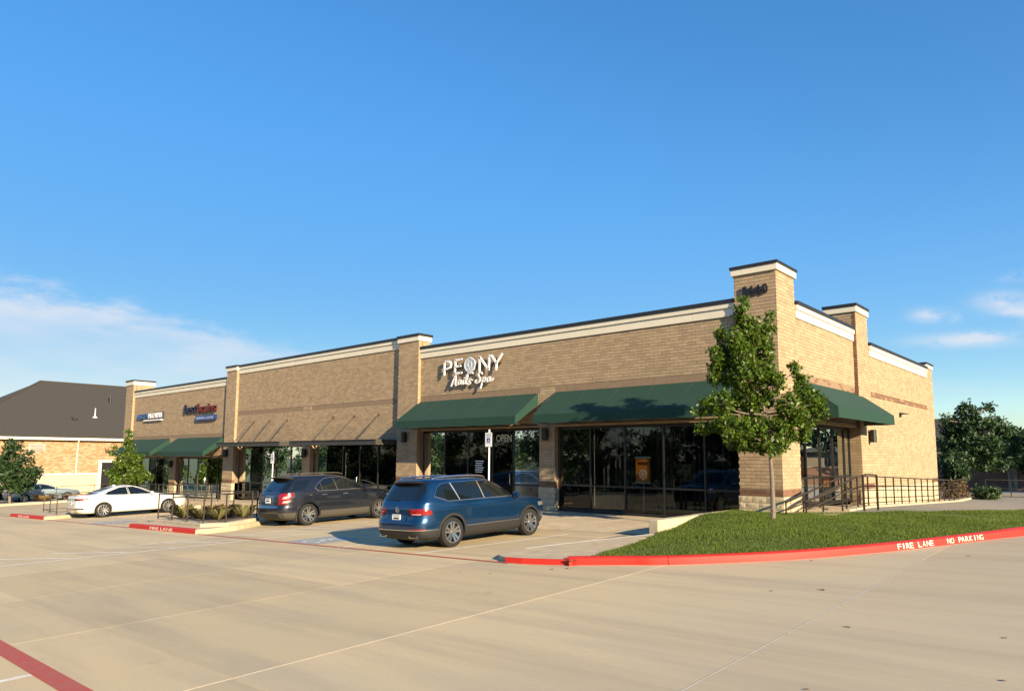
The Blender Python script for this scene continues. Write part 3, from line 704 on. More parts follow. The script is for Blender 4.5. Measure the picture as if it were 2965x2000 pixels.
# cream parapet bands in panels, dark coping
def parapet_y(x0, x1, zb):
    n = round((x1-x0)/1.46); d = (x1-x0)/n
    for k in range(n):
        u0, u1 = x0+k*d+.004, x0+(k+1)*d-.004
        b = MB(); b.box(u0, u1, -.045, .30, zb, zb+.247); b.build('cornice_panel', 'cast', bld, bevel=.005)
        b = MB(); b.box(u0, u1, -.085, .30, zb+.256, zb+.396); b.build('cornice_panel', 'cast', bld, bevel=.005)
    n = 3 if x1-x0 < 16 else 5; d = (x1-x0)/n
    for k in range(n): box('coping', 'coping', bld, x0+k*d+.002, x0+(k+1)*d-.002, -.115, .36, zb+.400, zb+.52, bevel=.008)
    box('cornice_recess', 'mortar', bld, x0, x1, -.03, .28, zb+.24, zb+.262)
parapet_y(-15.715, -1.245, 6.145); parapet_y(-32.245, -17.105, 6.715); parapet_y(-48.295, -33.505, 6.125)
def parapet_x(y0, y1, zb, xs_):
    n = round((y1-y0)/1.46); d = (y1-y0)/n
    for k in range(n):
        u0, u1 = y0+k*d+.004, y0+(k+1)*d-.004
        b = MB(); b.box(-.3, xs_+.045, u0, u1, zb, zb+.247); b.build('cornice_panel', 'cast', bld, bevel=.005)
        b = MB(); b.box(-.3, xs_+.085, u0, u1, zb+.256, zb+.396); b.build('cornice_panel', 'cast', bld, bevel=.005)
    for k in range(3): box('coping', 'coping', bld, -.36, xs_+.115, y0+k*(y1-y0)/3+.002, y0+(k+1)*(y1-y0)/3-.002, zb+.40, zb+.52, bevel=.008)
    box('cornice_recess', 'mortar', bld, -.28, xs_+.03, y0, y1, zb+.24, zb+.262)
parapet_x(1.255, 6.845, 6.105, SX); parapet_x(8.255, 17.445, 5.705, SX2)
# bricks: the 300 that show largest are objects, the others one part for each kind
bm_ = {}
def bkey(q):
    pl, val, s, e, a, c, kd = q; u, z = (s+e)/2, (a+c)/2
    p = Vector((u, val, z)) if pl == 'y' else Vector((val, u, z)); d = p-CAM; nn = abs(d.y if pl == 'y' else d.x)/d.length
    return -(nn**.5)/d.length+(10 if (e-s < .29 or kd != 'brick') else 0)+(10 if (pl == 'y' and TX0 < u < TX1 and z < 4.9 and False) else 0)
order = sorted(range(len(bricks)), key=lambda i: bkey(bricks[i])); top = set(order[:300])
def brick_mesh(pl, L_, H_, D_=.02):
    b = MB(); l2, h2, e = L_/2, H_/2, .003
    v_ = [(-l2+e, 0, -h2+e), (l2-e, 0, -h2+e), (l2-e, 0, h2-e), (-l2+e, 0, h2-e), (-l2, e, -h2), (l2, e, -h2), (l2, e, h2), (-l2, e, h2), (-l2, D_, -h2), (l2, D_, -h2), (l2, D_, h2), (-l2, D_, h2)]
    b.mesh(v_, [(0, 1, 2, 3), (4, 5, 1, 0), (5, 6, 2, 1), (6, 7, 3, 2), (7, 4, 0, 3), (8, 9, 5, 4), (9, 10, 6, 5), (10, 11, 7, 6), (11, 8, 4, 7)])
    return b
protob = {}
join = {'brick': MB(), 'brick_brown': MB()}
for i, q in enumerate(bricks):
    pl, val, s, e, a, c, kd = q
    jit = random.uniform(-.0025, .0025)
    if i in top:
        key = (pl, round(e-s, 3), round(c-a, 3))
        loc = Vector(((s+e)/2, val+jit, (a+c)/2)) if pl == 'y' else Vector((val+jit, (s+e)/2, (a+c)/2))
        if key not in protob:
            o = brick_mesh(pl, e-s, c-a).build('brick', 'brick', bld, world=False); o.location = loc-bld.location
            if pl == 'x': o.rotation_euler = (0, 0, R(90))
            protob[key] = o
        else: inst(protob[key], loc, bld)
    else:
        j = join[kd]; d = .02
        if pl == 'y':
            y = val+jit; j.mesh([(s, y, a), (e, y, a), (e, y, c), (s, y, c), (s, y+d, a), (e, y+d, a), (e, y+d, c), (s, y+d, c)], [(0, 1, 2, 3), (4, 0, 3, 7), (1, 5, 6, 2), (3, 2, 6, 7), (4, 5, 1, 0)])
        else:
            x = val+jit; j.mesh([(x, s, a), (x, e, a), (x, e, c), (x, s, c), (x-d, s, a), (x-d, e, a), (x-d, e, c), (x-d, s, c)], [(0, 1, 2, 3), (4, 0, 3, 7), (1, 5, 6, 2), (3, 2, 6, 7), (4, 5, 1, 0)])
tag(join['brick'].build('brickwork', 'brick', bld), kind='stuff'); tag(join['brick_brown'].build('band_shade_brickwork', 'brick_brown', bld), 'darker brown brick bands, and a pilaster return browned to stand for shade', kind='stuff')
# split-face stone base blocks
def block(pl, val, u0, u1, z0, z1, dep=.12):
    b = MB(); nx, nz2 = 4, 3; g_ = .005; idx = {}
    for i in range(nx+1):
        for j in range(nz2+1):
            u = u0+g_+(u1-u0-2*g_)*i/nx; z = z0+g_+(z1-z0-2*g_)*j/nz2; ed = i in (0, nx) or j in (0, nz2)
            o_ = (0 if ed else random.uniform(.005, .017)); idx[i, j] = len(b.v)
            b.v.append((u, val-o_, z) if pl == 'y' else (val+o_, u, z))
    for i in range(nx):
        for j in range(nz2): b.f.append([idx[i, j], idx[i+1, j], idx[i+1, j+1], idx[i, j+1]]); b.m.append(0)
    f0 = len(b.v); cs = [(u0+g_, z0+g_), (u1-g_, z0+g_), (u1-g_, z1-g_), (u0+g_, z1-g_)]
    fr = [(u, val, z) if pl == 'y' else (val, u, z) for u, z in cs]; bk_ = [(u, val+dep, z) if pl == 'y' else (val-dep, u, z) for u, z in cs]
    for k in range(4): b.face([fr[k], fr[(k+1) % 4], bk_[(k+1) % 4], bk_[k]])
    return b.build('stone_block', 'stone', bld)
def stone(pl, val, u0, u1, z0, z1, rowh=.205, bl=.40):
    n = max(1, round((z1-z0)/rowh)); d = (z1-z0)/n
    for r_ in range(n):
        zb = z1-(r_+1)*d; cuts_ = [u0]; u = u0+(bl/2 if r_ % 2 else bl)
        while u < u1-.12: cuts_.append(u); u += bl*random.uniform(.8, 1.15)
        cuts_.append(u1)
        for s, e in zip(cuts_[:-1], cuts_[1:]): block(pl, val, s, e, zb, zb+d)
    m_ = .02
    if pl == 'y': box('wall', 'mortar', bld, u0+m_, u1-m_, val+.012, val+.16, z0-.1, z1-.002)
    else: box('wall', 'mortar', bld, val-.16, val-.012, u0+m_, u1-m_, z0-.1, z1-.002)
stone('y', TY-.02, TX0-.02, TX1+.02, .10, .83); stone('x', TX1+.02, TY+.01, 1.25, .10, .83)
stone('y', -.02, -8.99, -8.23, 0, .83); stone('x', -8.23, .0, .26, 0, .83)
stone('y', TY-.02, -17.12, -15.70, -.2, .83); stone('x', -15.70, TY+.01, 0, -.2, .83)
stone('y', TY-.02, -33.52, -32.23, -.70, .32); stone('x', -32.23, TY+.01, .02, -.70, .32)
stone('y', -.02, -25.05, -24.28, -.45, .54); stone('y', -.02, -41.52, -40.46, -.93, -.06); stone('y', TY-.02, -49.72, -48.28, -1.2, -.15)
stone('x', SX2+.02, 6.83, 18.75, .03, .83, rowh=.27, bl=.62)

# storefronts: frame, mullions, panes, dim interior
def mull(p, x0, x1, y0, y1, z0, z1): box('mullion', 'frame', p, x0, x1, y0, y1, z0, z1, bevel=.004)
def storefront(x0, x1, zf, zh, xs_, rail, door=None):
    s = bpy.data.objects.new('storefront', None); COL.objects.link(s); s.parent = bld; s.location = Vector(((x0+x1)/2, .26, zf))-bld.location
    y0, y1 = .21, .30
    cols = [x0+.03]+xs_+[x1-.03]
    for x in cols: mull(s, x-.03, x+.03, y0, y1, zf, zh)
    for a, c in zip(cols[:-1], cols[1:]):
        for z, hh in ((zf+.05, .05), (rail, .03), (zh-.05, .05)):
            if door and door[0] <= a < door[1] and abs(z-rail) < .01: continue
            mull(s, a+.03, c-.03, y0+.006, y1-.006, z-hh, z+hh)
        zs_ = [(zf+.10, rail-.03), (rail+.03, zh-.10)]
        if door and door[0] <= a < door[1]: zs_ = [(zf+.10, zh-.10)]
        for (za, zb_) in zs_:
            t = random.uniform(-.0015, .0015)
            b = MB(); b.mesh([(a+.03, .25, za), (c-.03, .25+t, za), (c-.03, .25+t*1.5, zb_), (a+.03, .25-t, zb_)], [(0, 1, 2, 3)]); b.build('pane', 'glass', s)
    return s
sf1 = storefront(*BAYS[0][:2], .0, 3.0, [-6.83, -5.41, -3.94, -2.50], .925)
sf2 = storefront(*BAYS[1][:2], -.08, 3.0, [-14.35, -12.95, -11.55, -10.45], .86, (-11.56, -10.46))
sf3 = storefront(*BAYS[2][:2], -.33, 2.62, [-23.1, -21.7, -20.3, -18.9], .6, (-21.71, -20.31))
sf4 = storefront(*BAYS[3][:2], -.55, 2.62, [-30.8, -29.4, -28.0, -26.5], .4, (-29.41, -28.01))
sf5 = storefront(*BAYS[4][:2], -.78, 1.80, [-39.1, -37.7, -36.3, -34.9], .1, (-37.71, -36.31))
sf6 = storefront(*BAYS[5][:2], -1.0, 1.80, [-46.9, -45.5, -44.2, -42.9], -.1)
# side storefront (in the wall facing +x)
ss = bpy.data.objects.new('storefront', None); COL.objects.link(ss); ss.parent = bld; ss.location = Vector((-.26, 4, .4))-bld.location
cols = [1.28, 2.45, 3.72, 4.99, 6.18, 6.80]
for y in cols: box('mullion', 'frame', ss, -.30, -.21, y-.03, y+.03, .40, 3.0, bevel=.004)
for a, c in zip(cols[:-1], cols[1:]):
    for z, hh in ((.46, .06), (1.30, .03), (2.94, .06)): box('mullion', 'frame', ss, -.294, -.216, a+.03, c-.03, z-hh, z+hh)
    for za, zb_ in ((.52, 1.27), (1.33, 2.88)):
        b = MB(); b.face([(-.25, a+.03, za), (-.25, c-.03, za), (-.25+random.uniform(-.003, .003), c-.03, zb_), (-.25, a+.03, zb_)]); b.build('pane', 'glass', ss)
# rooms behind the glass
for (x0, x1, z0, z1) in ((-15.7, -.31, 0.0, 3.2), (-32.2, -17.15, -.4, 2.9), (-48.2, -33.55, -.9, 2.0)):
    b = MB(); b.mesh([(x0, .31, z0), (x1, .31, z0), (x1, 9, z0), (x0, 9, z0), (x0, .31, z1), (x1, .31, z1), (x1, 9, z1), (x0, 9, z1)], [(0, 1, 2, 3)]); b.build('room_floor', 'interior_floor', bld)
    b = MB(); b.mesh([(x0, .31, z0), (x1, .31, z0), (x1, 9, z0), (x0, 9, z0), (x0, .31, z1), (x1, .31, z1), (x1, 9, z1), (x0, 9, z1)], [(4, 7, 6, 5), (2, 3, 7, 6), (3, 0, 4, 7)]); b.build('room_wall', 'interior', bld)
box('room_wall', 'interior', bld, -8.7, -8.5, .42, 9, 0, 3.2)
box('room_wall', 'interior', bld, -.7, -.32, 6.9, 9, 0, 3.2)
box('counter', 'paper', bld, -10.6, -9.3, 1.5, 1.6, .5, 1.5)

# ------------------------------------------------------------------ awnings, canopies
def awning_y(x0, x1, zw, yf, zt, zb_, label, grp='green sloped fabric awnings'):
    t = thing('awning', label, 'awning', ((x0+x1)/2, 0, zw), group=grp)
    b = MB(); n = 7
    for k in range(n):
        u, v_ = x0+(x1-x0)*k/n, x0+(x1-x0)*(k+1)/n
        sg = .012
        b.mesh([(u, -.01, zw), (v_, -.01, zw), (v_, yf*.5, (zw+zt)/2-sg), (u, yf*.5, (zw+zt)/2-sg), (v_, yf, zt), (u, yf, zt)], [(0, 3, 2, 1), (3, 5, 4, 2)])
    b.build('canopy', 'awning', t)
    b = MB(); b.mesh([(x0, yf-.002, zt), (x1, yf-.002, zt), (x1, yf-.012, zb_), (x0, yf-.012, zb_)], [(0, 3, 2, 1)]); b.build('valance', 'awning', t)
    for x in (x0, x1):
        b = MB(); dp = zw-.42; e = -.004 if x == x0 else .004
        b.mesh([(x+e, -.012, zw), (x+e, yf, zt), (x+e, yf-.01, zb_), (x+e, -.012, dp)], [(0, 1, 2, 3)]); b.build('side_panel', 'awning', t)
    b = MB(); fr = .018
    for k in range(6):
        x = x0+.04+(x1-x0-.08)*k/5
        b.tube([(x, -.03, zw-.03), (x, yf+.03, zt-.03), (x, yf+.03, zb_+.02), (x, -.03, zb_+.02)], fr, 6)
    for y, z in ((yf+.03, zt-.04), (yf+.03, zb_+.02), (-.03, zb_+.02), (-.03, zw-.05)): b.tube([(x0+.03, y, z), (x1-.03, y, z)], fr, 6)
    b.build('frame', 'steel', t)
    return t
awning_y(-8.20, -1.30, 4.25, -1.25, 3.37, 3.07, 'green fabric awning on the front, next to the corner tower')
awning_y(-15.80, -9.02, 4.25, -1.28, 3.36, 3.06, 'green fabric awning under the white flower nail salon sign')
awning_y(-40.40, -33.75, 3.04, -1.25, 2.15, 1.86, 'green fabric awning under the red and navy letter sign')
awning_y(-48.4, -41.6, 3.04, -1.25, 2.15, 1.86, 'green fabric awning at the far end behind the small tree')
def awning_x(y0, y1, zw, xw, xf, zt, zb_, label):
    t = thing('awning', label, 'awning', (xw, (y0+y1)/2, zw), group='green sloped fabric awnings')
    b = MB(); b.mesh([(xw+.01, y0, zw), (xw+.01, y1, zw), ((xw+xf)/2, y1, (zw+zt)/2-.012), ((xw+xf)/2, y0, (zw+zt)/2-.012), (xf, y1, zt), (xf, y0, zt)], [(0, 1, 2, 3), (3, 2, 4, 5)]); b.build('canopy', 'awning', t)
    b = MB(); b.mesh([(xf+.002, y0, zt), (xf+.002, y1, zt), (xf+.012, y1, zb_), (xf+.012, y0, zb_)], [(0, 3, 2, 1)]); b.build('valance', 'awning', t)
    for y, e in ((y0, -.004), (y1, .004)):
        b = MB(); b.mesh([(xw+.012, y+e, zw), (xf, y+e, zt), (xf+.01, y+e, zb_), (xw+.012, y+e, zb_+.0)], [(0, 1, 2, 3)]); b.build('side_panel', 'awning', t)
    b = MB()
    for k in range(5):
        y = y0+.05+(y1-y0-.1)*k/4; b.tube([(xw+.03, y, zw-.03), (xf-.03, y, zt-.03), (xf-.03, y, zb_+.02), (xw+.03, y, zb_+.02)], .018, 6)
    for x, z in ((xf-.03, zt-.03), (xf-.03, zb_+.02), (xw+.03, zb_+.02), (xw+.03, zw-.04)): b.tube([(x, y0+.04, z), (x, y1-.04, z)], .018, 6)
    b.build('frame', 'steel', t)
awning_x(1.28, 7.30, 4.22, SX, 1.15, 3.40, 3.08, 'green fabric awning over the side entrance, in full sun')
def canopy(x0, x1, label):
    t = thing('steel_canopy', label, 'canopy', ((x0+x1)/2, 0, 2.5), group='flat steel canopies with tie rods')
    yf, z0, z1 = -1.2, 2.41, 2.65
    b = MB(); b.box(x0, x1, yf, yf+.02, z0, z1); b.box(x0, x1, yf-.06, yf-.001, z1-.02, z1); b.box(x0, x1, yf-.06, yf-.001, z0, z0+.02); b.build('fascia_channel', 'steel', t)
    for x in (x0, x1-.02): b = MB(); b.box(x, x+.02, yf+.021, -.005, z0, z1); b.build('end_channel', 'steel', t)
    b = MB(); b.box(x0+.021, x1-.021, yf+.021, -.005, z0+.10, z0+.14); b.build('deck', 'steel', t)
    for k in range(3):
        x = x0+(x1-x0)*(.28, .53, .80)[k]-.0
        rd = bpy.data.objects.new('tie_rod', None); 
        b = MB(); b.tube([(x, -.03, 3.80), (x, -1.14, 2.66)], .028, 8); rod = b.build('tie_rod', 'rail', t, smooth=True); bpy.data.objects.remove(rd)
        b = MB(); b.lathe([(-.04, .05), (-.005, .055)], (x, .0, 3.80), 'y', 12); b.tube([(x, -.02, 3.80), (x, -.09, 3.76)], .03, 8); b.build('anchor', 'rail', rod)
canopy(-24.26, -17.2, 'flat dark steel canopy nearer the nail salon, hung on three rods')
canopy(-32.2, -25.22, 'flat dark steel canopy farther from the nail salon, hung on three rods')

# ------------------------------------------------------------------ wall lights
def sconce(pl, a, z, base, label):
    loc = (a, base, z) if pl == 'y' else (base, a, z)
    t = thing('wall_sconce', label, 'wall light', loc, group='black up-and-down wall sconces')
    def put(x, y, zz): return (a+x, base-y, z+zz) if pl == 'y' else (base+y, a+x, z+zz)
    b = MB(); p0, p1 = put(-.06, 0, -.16), put(.06, .03, .16); b.box(*[q for i in range(3) for q in sorted((p0[i], p1[i]))]); b.build('back_plate', 'black', t)
    b = MB(); c = put(0, .14, 0); b.lathe([(-.23, .10), (-.225, .11), (.225, .11), (.23, .10), (.2, .095)], c, 'z', 20); b.build('shade', 'black', t, smooth=True)
    b = MB(); p0, p1 = put(-.03, .03, -.03), put(.03, .06, .03); b.box(*[q for i in range(3) for q in sorted((p0[i], p1[i]))]); b.build('arm', 'black', t)
sconce('y', -8.60, 2.73, -.012, 'black cylinder wall light on the pillar between the two near awnings')
sconce('y', -16.45, 2.74, TY-.012, 'black cylinder wall light on the pilaster left of the nail salon')
sconce('y', -24.67, 2.05, -.012, 'black cylinder wall light on the pillar between the steel canopies')
sconce('y', -32.95, 2.05, TY-.012, 'black cylinder wall light on the pilaster behind the parking sign')
sconce('y', -41.0, 1.35, -.012, 'black cylinder wall light on the pillar between the far awnings')
sconce('x', 7.78, 2.72, SX2+.012, 'black cylinder wall light on the sunlit side wall')
t = thing('floodlight', 'small dark floodlight high on the sunlit side wall', 'floodlight', (SX2, 12.3, 3.7))
b = MB(); b.box(SX2+.012, SX2+.05, 12.2, 12.4, 3.62, 3.80); b.build('back_plate', 'black', t)
b = MB(); b.mesh([(SX2+.05, 12.2, 3.80), (SX2+.32, 12.2, 3.76), (SX2+.32, 12.4, 3.76), (SX2+.05, 12.4, 3.80), (SX2+.05, 12.2, 3.72), (SX2+.32, 12.2, 3.74), (SX2+.32, 12.4, 3.74), (SX2+.05, 12.4, 3.72)], [(0, 1, 2, 3), (4, 7, 6, 5), (0, 4, 5, 1), (3, 2, 6, 7), (1, 5, 6, 2), (0, 3, 7, 4)]); b.build('head', 'black', t)

# ------------------------------------------------------------------ signs
def stroke(b, pts, wd, y0, y1):                       # rounded stroke in the xz plane
    n = len(pts)
    for i in range(n-1):
        p, q = Vector(pts[i]), Vector(pts[i+1]); tt = (q-p)
        if tt.length < 1e-6: continue
        tt.normalize(); nn = Vector((-tt.y, tt.x)); w0 = (wd[i] if isinstance(wd, list) else wd)/2; w1 = (wd[i+1] if isinstance(wd, list) else wd)/2
        e = .0006*((i % 5)+1)
        c = [p-nn*w0, q-nn*w1, q+nn*w1, p+nn*w0]
        b.mesh([(u.x, y0-e, u.y) for u in c]+[(u.x, y1, u.y) for u in c], [(0, 1, 2, 3), (0, 4, 5, 1), (1, 5, 6, 2), (2, 6, 7, 3), (3, 7, 4, 0)])
    for i in range(n):
        p = Vector(pts[i]); r_ = (wd[i] if isinstance(wd, list) else wd)/2; e = .0003*((i % 7)+1); k = 12
        ring = [(p.x+r_*math.cos(2*math.pi*a/k), p.y+r_*math.sin(2*math.pi*a/k)) for a in range(k)]
        b.mesh([(u, y0-e, v_) for u, v_ in ring]+[(u, y1, v_) for u, v_ in ring], [list(range(k))]+[(a, (a+1) % k, k+(a+1) % k, k+a) for a in range(k)])
ps = thing('shop_sign', 'white raised letters PEONY Nails Spa with a grey flower for the O', 'sign', (-12.4, 0, 4.8))
def letter(strokes, x, wx, z, hz, wd, name='letter'):
    b = MB()
    for s in strokes: stroke(b, [(x+u*wx, z+v_*hz) for u, v_ in s], wd, -.15, -.105)
    return b.build(name, 'white_sign', ps)
box('raceway', 'steel', ps, -13.9, -10.9, -.09, -.013, 5.52, 5.60)
for x_ in (-13.98, -13.4, -12.55, -11.9, -11.1): box('standoff', 'steel', ps, x_-.015, x_+.015, -.12, -.013, 5.40, 5.43)
for x_ in (-13.3, -12.8, -12.0, -11.6): box('standoff', 'steel', ps, x_-.012, x_+.012, -.12, -.013, 4.92, 4.945)
letter([[(0, 0), (.04, 1)], [(.04, 1), (.45, 1), (.85, .92), (1, .72), (.85, .5), (.45, .42), (.1, .42)]], -14.07, .42, 5.30, .56, .082)
letter([[(.12, 1), (.05, .02)], [(.12, .98), (.95, 1.02)], [(.1, .5), (.8, .53)], [(.05, .02), (.95, .02)]], -13.45, .44, 5.30, .56, .082)
letter([[(0, 0), (.03, 1)], [(.03, 1), (.95, .02)], [(.95, .02), (1, 1)]], -12.0, .55, 5.30, .56, .086)
letter([[(0, 1), (.48, .42)], [(1, 1.0), (.48, .42), (.45, 0)]], -11.32, .55, 5.30, .56, .086)
b = MB(); k = 28
ring = [(-12.55+(.33+.03*math.sin(6*a))*math.cos(a), 5.60+(.31+.02*math.sin(5*a))*math.sin(a)) for a in np.linspace(0, 2*math.pi, k, endpoint=False)]
b.mesh([(u, -.13, z) for u, z in ring]+[(u, -.10, z) for u, z in ring], [list(range(k))]+[(a, (a+1) % k, k+(a+1) % k, k+a) for a in range(k)]); fl = b.build('flower', 'petal', ps)
b = MB()
for (cx, cz, rx, rz2, a0, a1) in ((0, .0, .11, .12, 0, 6.3), (-.14, .02, .15, .2, 1.2, 5.0), (.14, .02, .15, .2, -1.9, 2.0), (0, .14, .2, .13, .2, 2.9), (-.06, -.1, .18, .14, 3.2, 5.6), (.1, -.1, .16, .13, 3.6, 6.2), (0, 0, .31, .29, 0, 6.3), (-.02, .2, .13, .07, -.2, 3.3)):
    stroke(b, [(-12.55+cx+rx*math.cos(a), 5.60+cz+rz2*math.sin(a)) for a in np.linspace(a0, a1, 14)], .022, -.142, -.131)
for dx in (-.12, -.04, .05, .16): stroke(b, [(-12.55+dx*.4, 5.32), (-12.55+dx, 5.24)], .03, -.142, -.012)
b.build('petal_line', 'petal_line', fl)
def script(glyphs, x, z, s, wd):
    for gph in glyphs:
        b = MB()
        for st_ in gph:
            pts = [(p.x, p.y) for p in spline([(u, v_, 0) for u, v_ in st_], 5)]
            stroke(b, [(x+(u+.14*v_)*s, z+v_*s*.62) for u, v_ in pts], wd, -.15, -.105)
        b.build('letter', 'white_sign', ps)
script([[[(0, 0), (.10, .45), (.20, .86), (.27, .80), (.29, .4), (.36, .02), (.46, .06)]],
        [[(.74, .40), (.62, .46), (.53, .26), (.60, .08), (.70, .18), (.75, .40), (.74, .14), (.84, .10)]],
        [[(.92, .42), (.89, .16), (.98, .08), (1.04, .18)], [(.96, .60), (.965, .61)]],
        [[(1.06, .2), (1.18, .62), (1.15, .86), (1.08, .70), (1.10, .2), (1.18, .07), (1.26, .16)]],
        [[(1.28, .14), (1.42, .46), (1.40, .3), (1.47, .14), (1.38, .0), (1.28, .06)], [(1.42, .46), (1.6, .36)]]], -13.64, 4.80, .76, .046)
script([[[(.52, .80), (.42, .95), (.28, .86), (.30, .62), (.44, .42), (.42, .16), (.25, .05), (.10, .16), (.14, .32)]],
        [[(.66, .46), (.62, -.05), (.58, -.42)], [(.65, .28), (.76, .46), (.86, .34), (.80, .12), (.66, .14)]],
        [[(1.18, .40), (1.06, .46), (.97, .26), (1.04, .08), (1.14, .18), (1.19, .40), (1.18, .14), (1.30, .14), (1.40, .30)]]], -12.32, 4.80, .76, .048)
ls = thing('shop_sign', 'dark navy and red raised letters bestbrains over a blue learning center capsule', 'sign', (-37, 0, 4.1))
text_obj('lettering', 'best', 'navy_letter', ls, -39.35, -37.55, 4.64, 5.20, -.145, .13); text_obj('lettering', 'brains', 'red_letter', ls, -37.45, -34.9, 4.62, 5.18, -.145, .13)
b = MB(); k = 10; rr_ = .165; xs_ = (-37.45, -34.98); zc = 4.26
ring = [(xs_[1]+rr_*math.cos(a), zc+rr_*math.sin(a)) for a in np.linspace(-math.pi/2, math.pi/2, k)]+[(xs_[0]+rr_*math.cos(a), zc+rr_*math.sin(a)) for a in np.linspace(math.pi/2, 3*math.pi/2, k)]
kk = len(ring); b.mesh([(u, -.14, z) for u, z in ring]+[(u, -.012, z) for u, z in ring], [list(range(kk))]+[(a, (a+1) % kk, kk+(a+1) % kk, kk+a) for a in range(kk)]); cp_ = b.build('capsule', 'blue_sign', ls)
text_obj('lettering', 'LEARNING CENTER', 'pale_blue', cp_, -37.42, -35.05, 4.18, 4.34, -.148, .006)
fsn = thing('shop_sign', 'blue and white raised letter fitness sign at the far end', 'sign', (-45, 0, 4.3))
text_obj('lettering', 'REGEN', 'steel_blue', fsn, -47.3, -45.35, 4.52, 4.84, -.145, .13); text_obj('lettering', 'FITNESS', 'white_sign', fsn, -45.25, -42.95, 4.52, 4.86, -.145, .13)
box('tagline_bar', 'white_sign', fsn, -46.1, -43.0, -.14, -.012, 4.32, 4.42, bevel=.01)
box('backing', 'navy_letter', fsn, -45.3, -42.85, -.09, -.013, 4.47, 4.90, bevel=.01)
ad = thing('address_numbers', 'dark raised house number 1660 near the top of the corner tower', 'numbers', (-.6, TY, 6.6))
for k, chh in enumerate('1660'):
    x0 = -.985+k*.205; text_obj('numeral', chh, 'black', ad, x0+(.04 if chh == '1' else 0), x0+.18-(.02 if chh == '1' else 0), 6.64, 6.93, TY-.06, .035, .03)
op = thing('open_sign', 'grey OPEN lettering high in the salon window', 'sign', (-11, .3, 2.5))
text_obj('lettering', 'OPEN', 'open_letter', op, -11.36, -10.56, 2.49, 2.77, .225, .004)
wp = thing('window_poster', 'pale grey notice sheets on the salon window next to the pillar', 'poster', (-9.6, .34, 1.0))
box('sheet', 'paper', wp, -10.05, -9.55, .335, .34, 1.15, 1.62); box('sheet', 'paper', wp, -9.50, -9.15, .335, .34, 1.28, 1.58); box('sheet', 'paper', wp, -10.05, -9.3, .335, .34, .92, 1.12)
hd = thing('window_decal', 'small white opening hours lettering on the salon glass behind the sign post', 'decal', (-12.3, .24, 1.2))
for k in range(6): box('print_line', 'white', hd, -12.55+.03*(k % 2), -12.05-.05*(k % 3), .240, .243, 1.72-k*.085, 1.755-k*.085)
for x_, z_, st_ in ((-10.56, .85, sf2), (-20.42, .5, sf3), (-28.12, .3, sf4), (-36.42, .1, sf5)):
    b = MB(); b.tube([(x_, .20, z_), (x_, .14, z_+.02), (x_, .14, z_+.42), (x_, .20, z_+.44)], .014, 8); b.build('door_handle', 'silver', st_, smooth=True)
bn = thing('banner_stand', 'orange roll-up banner with a white round mark behind the storefront glass', 'banner', (-4.8, .55, 0))
box('banner', 'orange', bn, -5.10, -4.55, .40, .406, 1.12, 1.86); box('header_print', 'orange_dark', bn, -5.02, -4.63, .397, .3995, 1.66, 1.76); box('top_bar', 'silver', bn, -5.13, -4.52, .39, .42, 1.88, 1.94); box('base', 'silver', bn, -5.15, -4.5, .34, .5, .0, .08)
box('bottom_bar', 'silver', bn, -5.13, -4.52, .39, .42, 1.06, 1.11); box('pole', 'silver', bn, -4.84, -4.81, .42, .45, .08, 1.88)
b = MB(); stroke(b, [(-4.825+.13*math.cos(a), 1.36+.13*math.sin(a)) for a in np.linspace(-1.1, 4.24, 16)], .035, .397, .3992); stroke(b, [(-4.77, 1.26), (-4.825, 1.17), (-4.88, 1.26)], .035, .397, .3992); stroke(b, [(-4.825+.05*math.cos(a), 1.36+.05*math.sin(a)) for a in np.linspace(0, 6.28, 10)], .025, .397, .3992); b.build('round_mark', 'white', bn)
bn2 = thing('banner_stand', 'orange roll-up banner behind the glass of the side entrance', 'banner', (-.5, 5, .4))
box('banner', 'orange', bn2, -.506, -.50, 4.75, 5.30, .95, 1.85); box('top_bar', 'paper', bn2, -.52, -.49, 4.72, 5.33, 1.87, 2.0); box('header_print', 'orange_dark', bn2, -.498, -.495, 4.85, 5.2, 1.55, 1.65); box('base', 'silver', bn2, -.6, -.4, 4.72, 5.33, .4, .46); box('pole', 'silver', bn2, -.53, -.51, 5.01, 5.04, .46, 1.87)
bl = thing('vertical_blinds', 'grey vertical blind slats hanging inside the storefront next to the tower', 'blinds', (-5, .5, 0))
for k in range(30):
    if k % 3 == 2 or 9 < k < 13: continue
    x = -6.6+k*.165
    b = MB(); a = random.uniform(.5, .9); dx, dy = .045*math.cos(a), .045*math.sin(a); b.box(0, .001, 0, .001, 0, .001); b = MB()
    b.mesh([(x-dx, .75-dy, .25), (x+dx, .75+dy, .25), (x+dx, .75+dy, 2.85), (x-dx, .75-dy, 2.85)], [(0, 1, 2, 3)]); b.build('slat', 'blind', bl)
box('head_rail', 'blind', bl, -6.7, -1.6, .72, .78, 2.86, 2.92)
lf = thing('ceiling_light', 'small lit ceiling light inside the nail salon', 'light', (-10, 2.5, 2.9)); box('diffuser', 'lamp', lf, -10.6, -9.9, 2.2, 3.4, 2.93, 2.96); box('tray', 'white', lf, -10.65, -9.85, 2.15, 3.45, 2.962, 3.0)

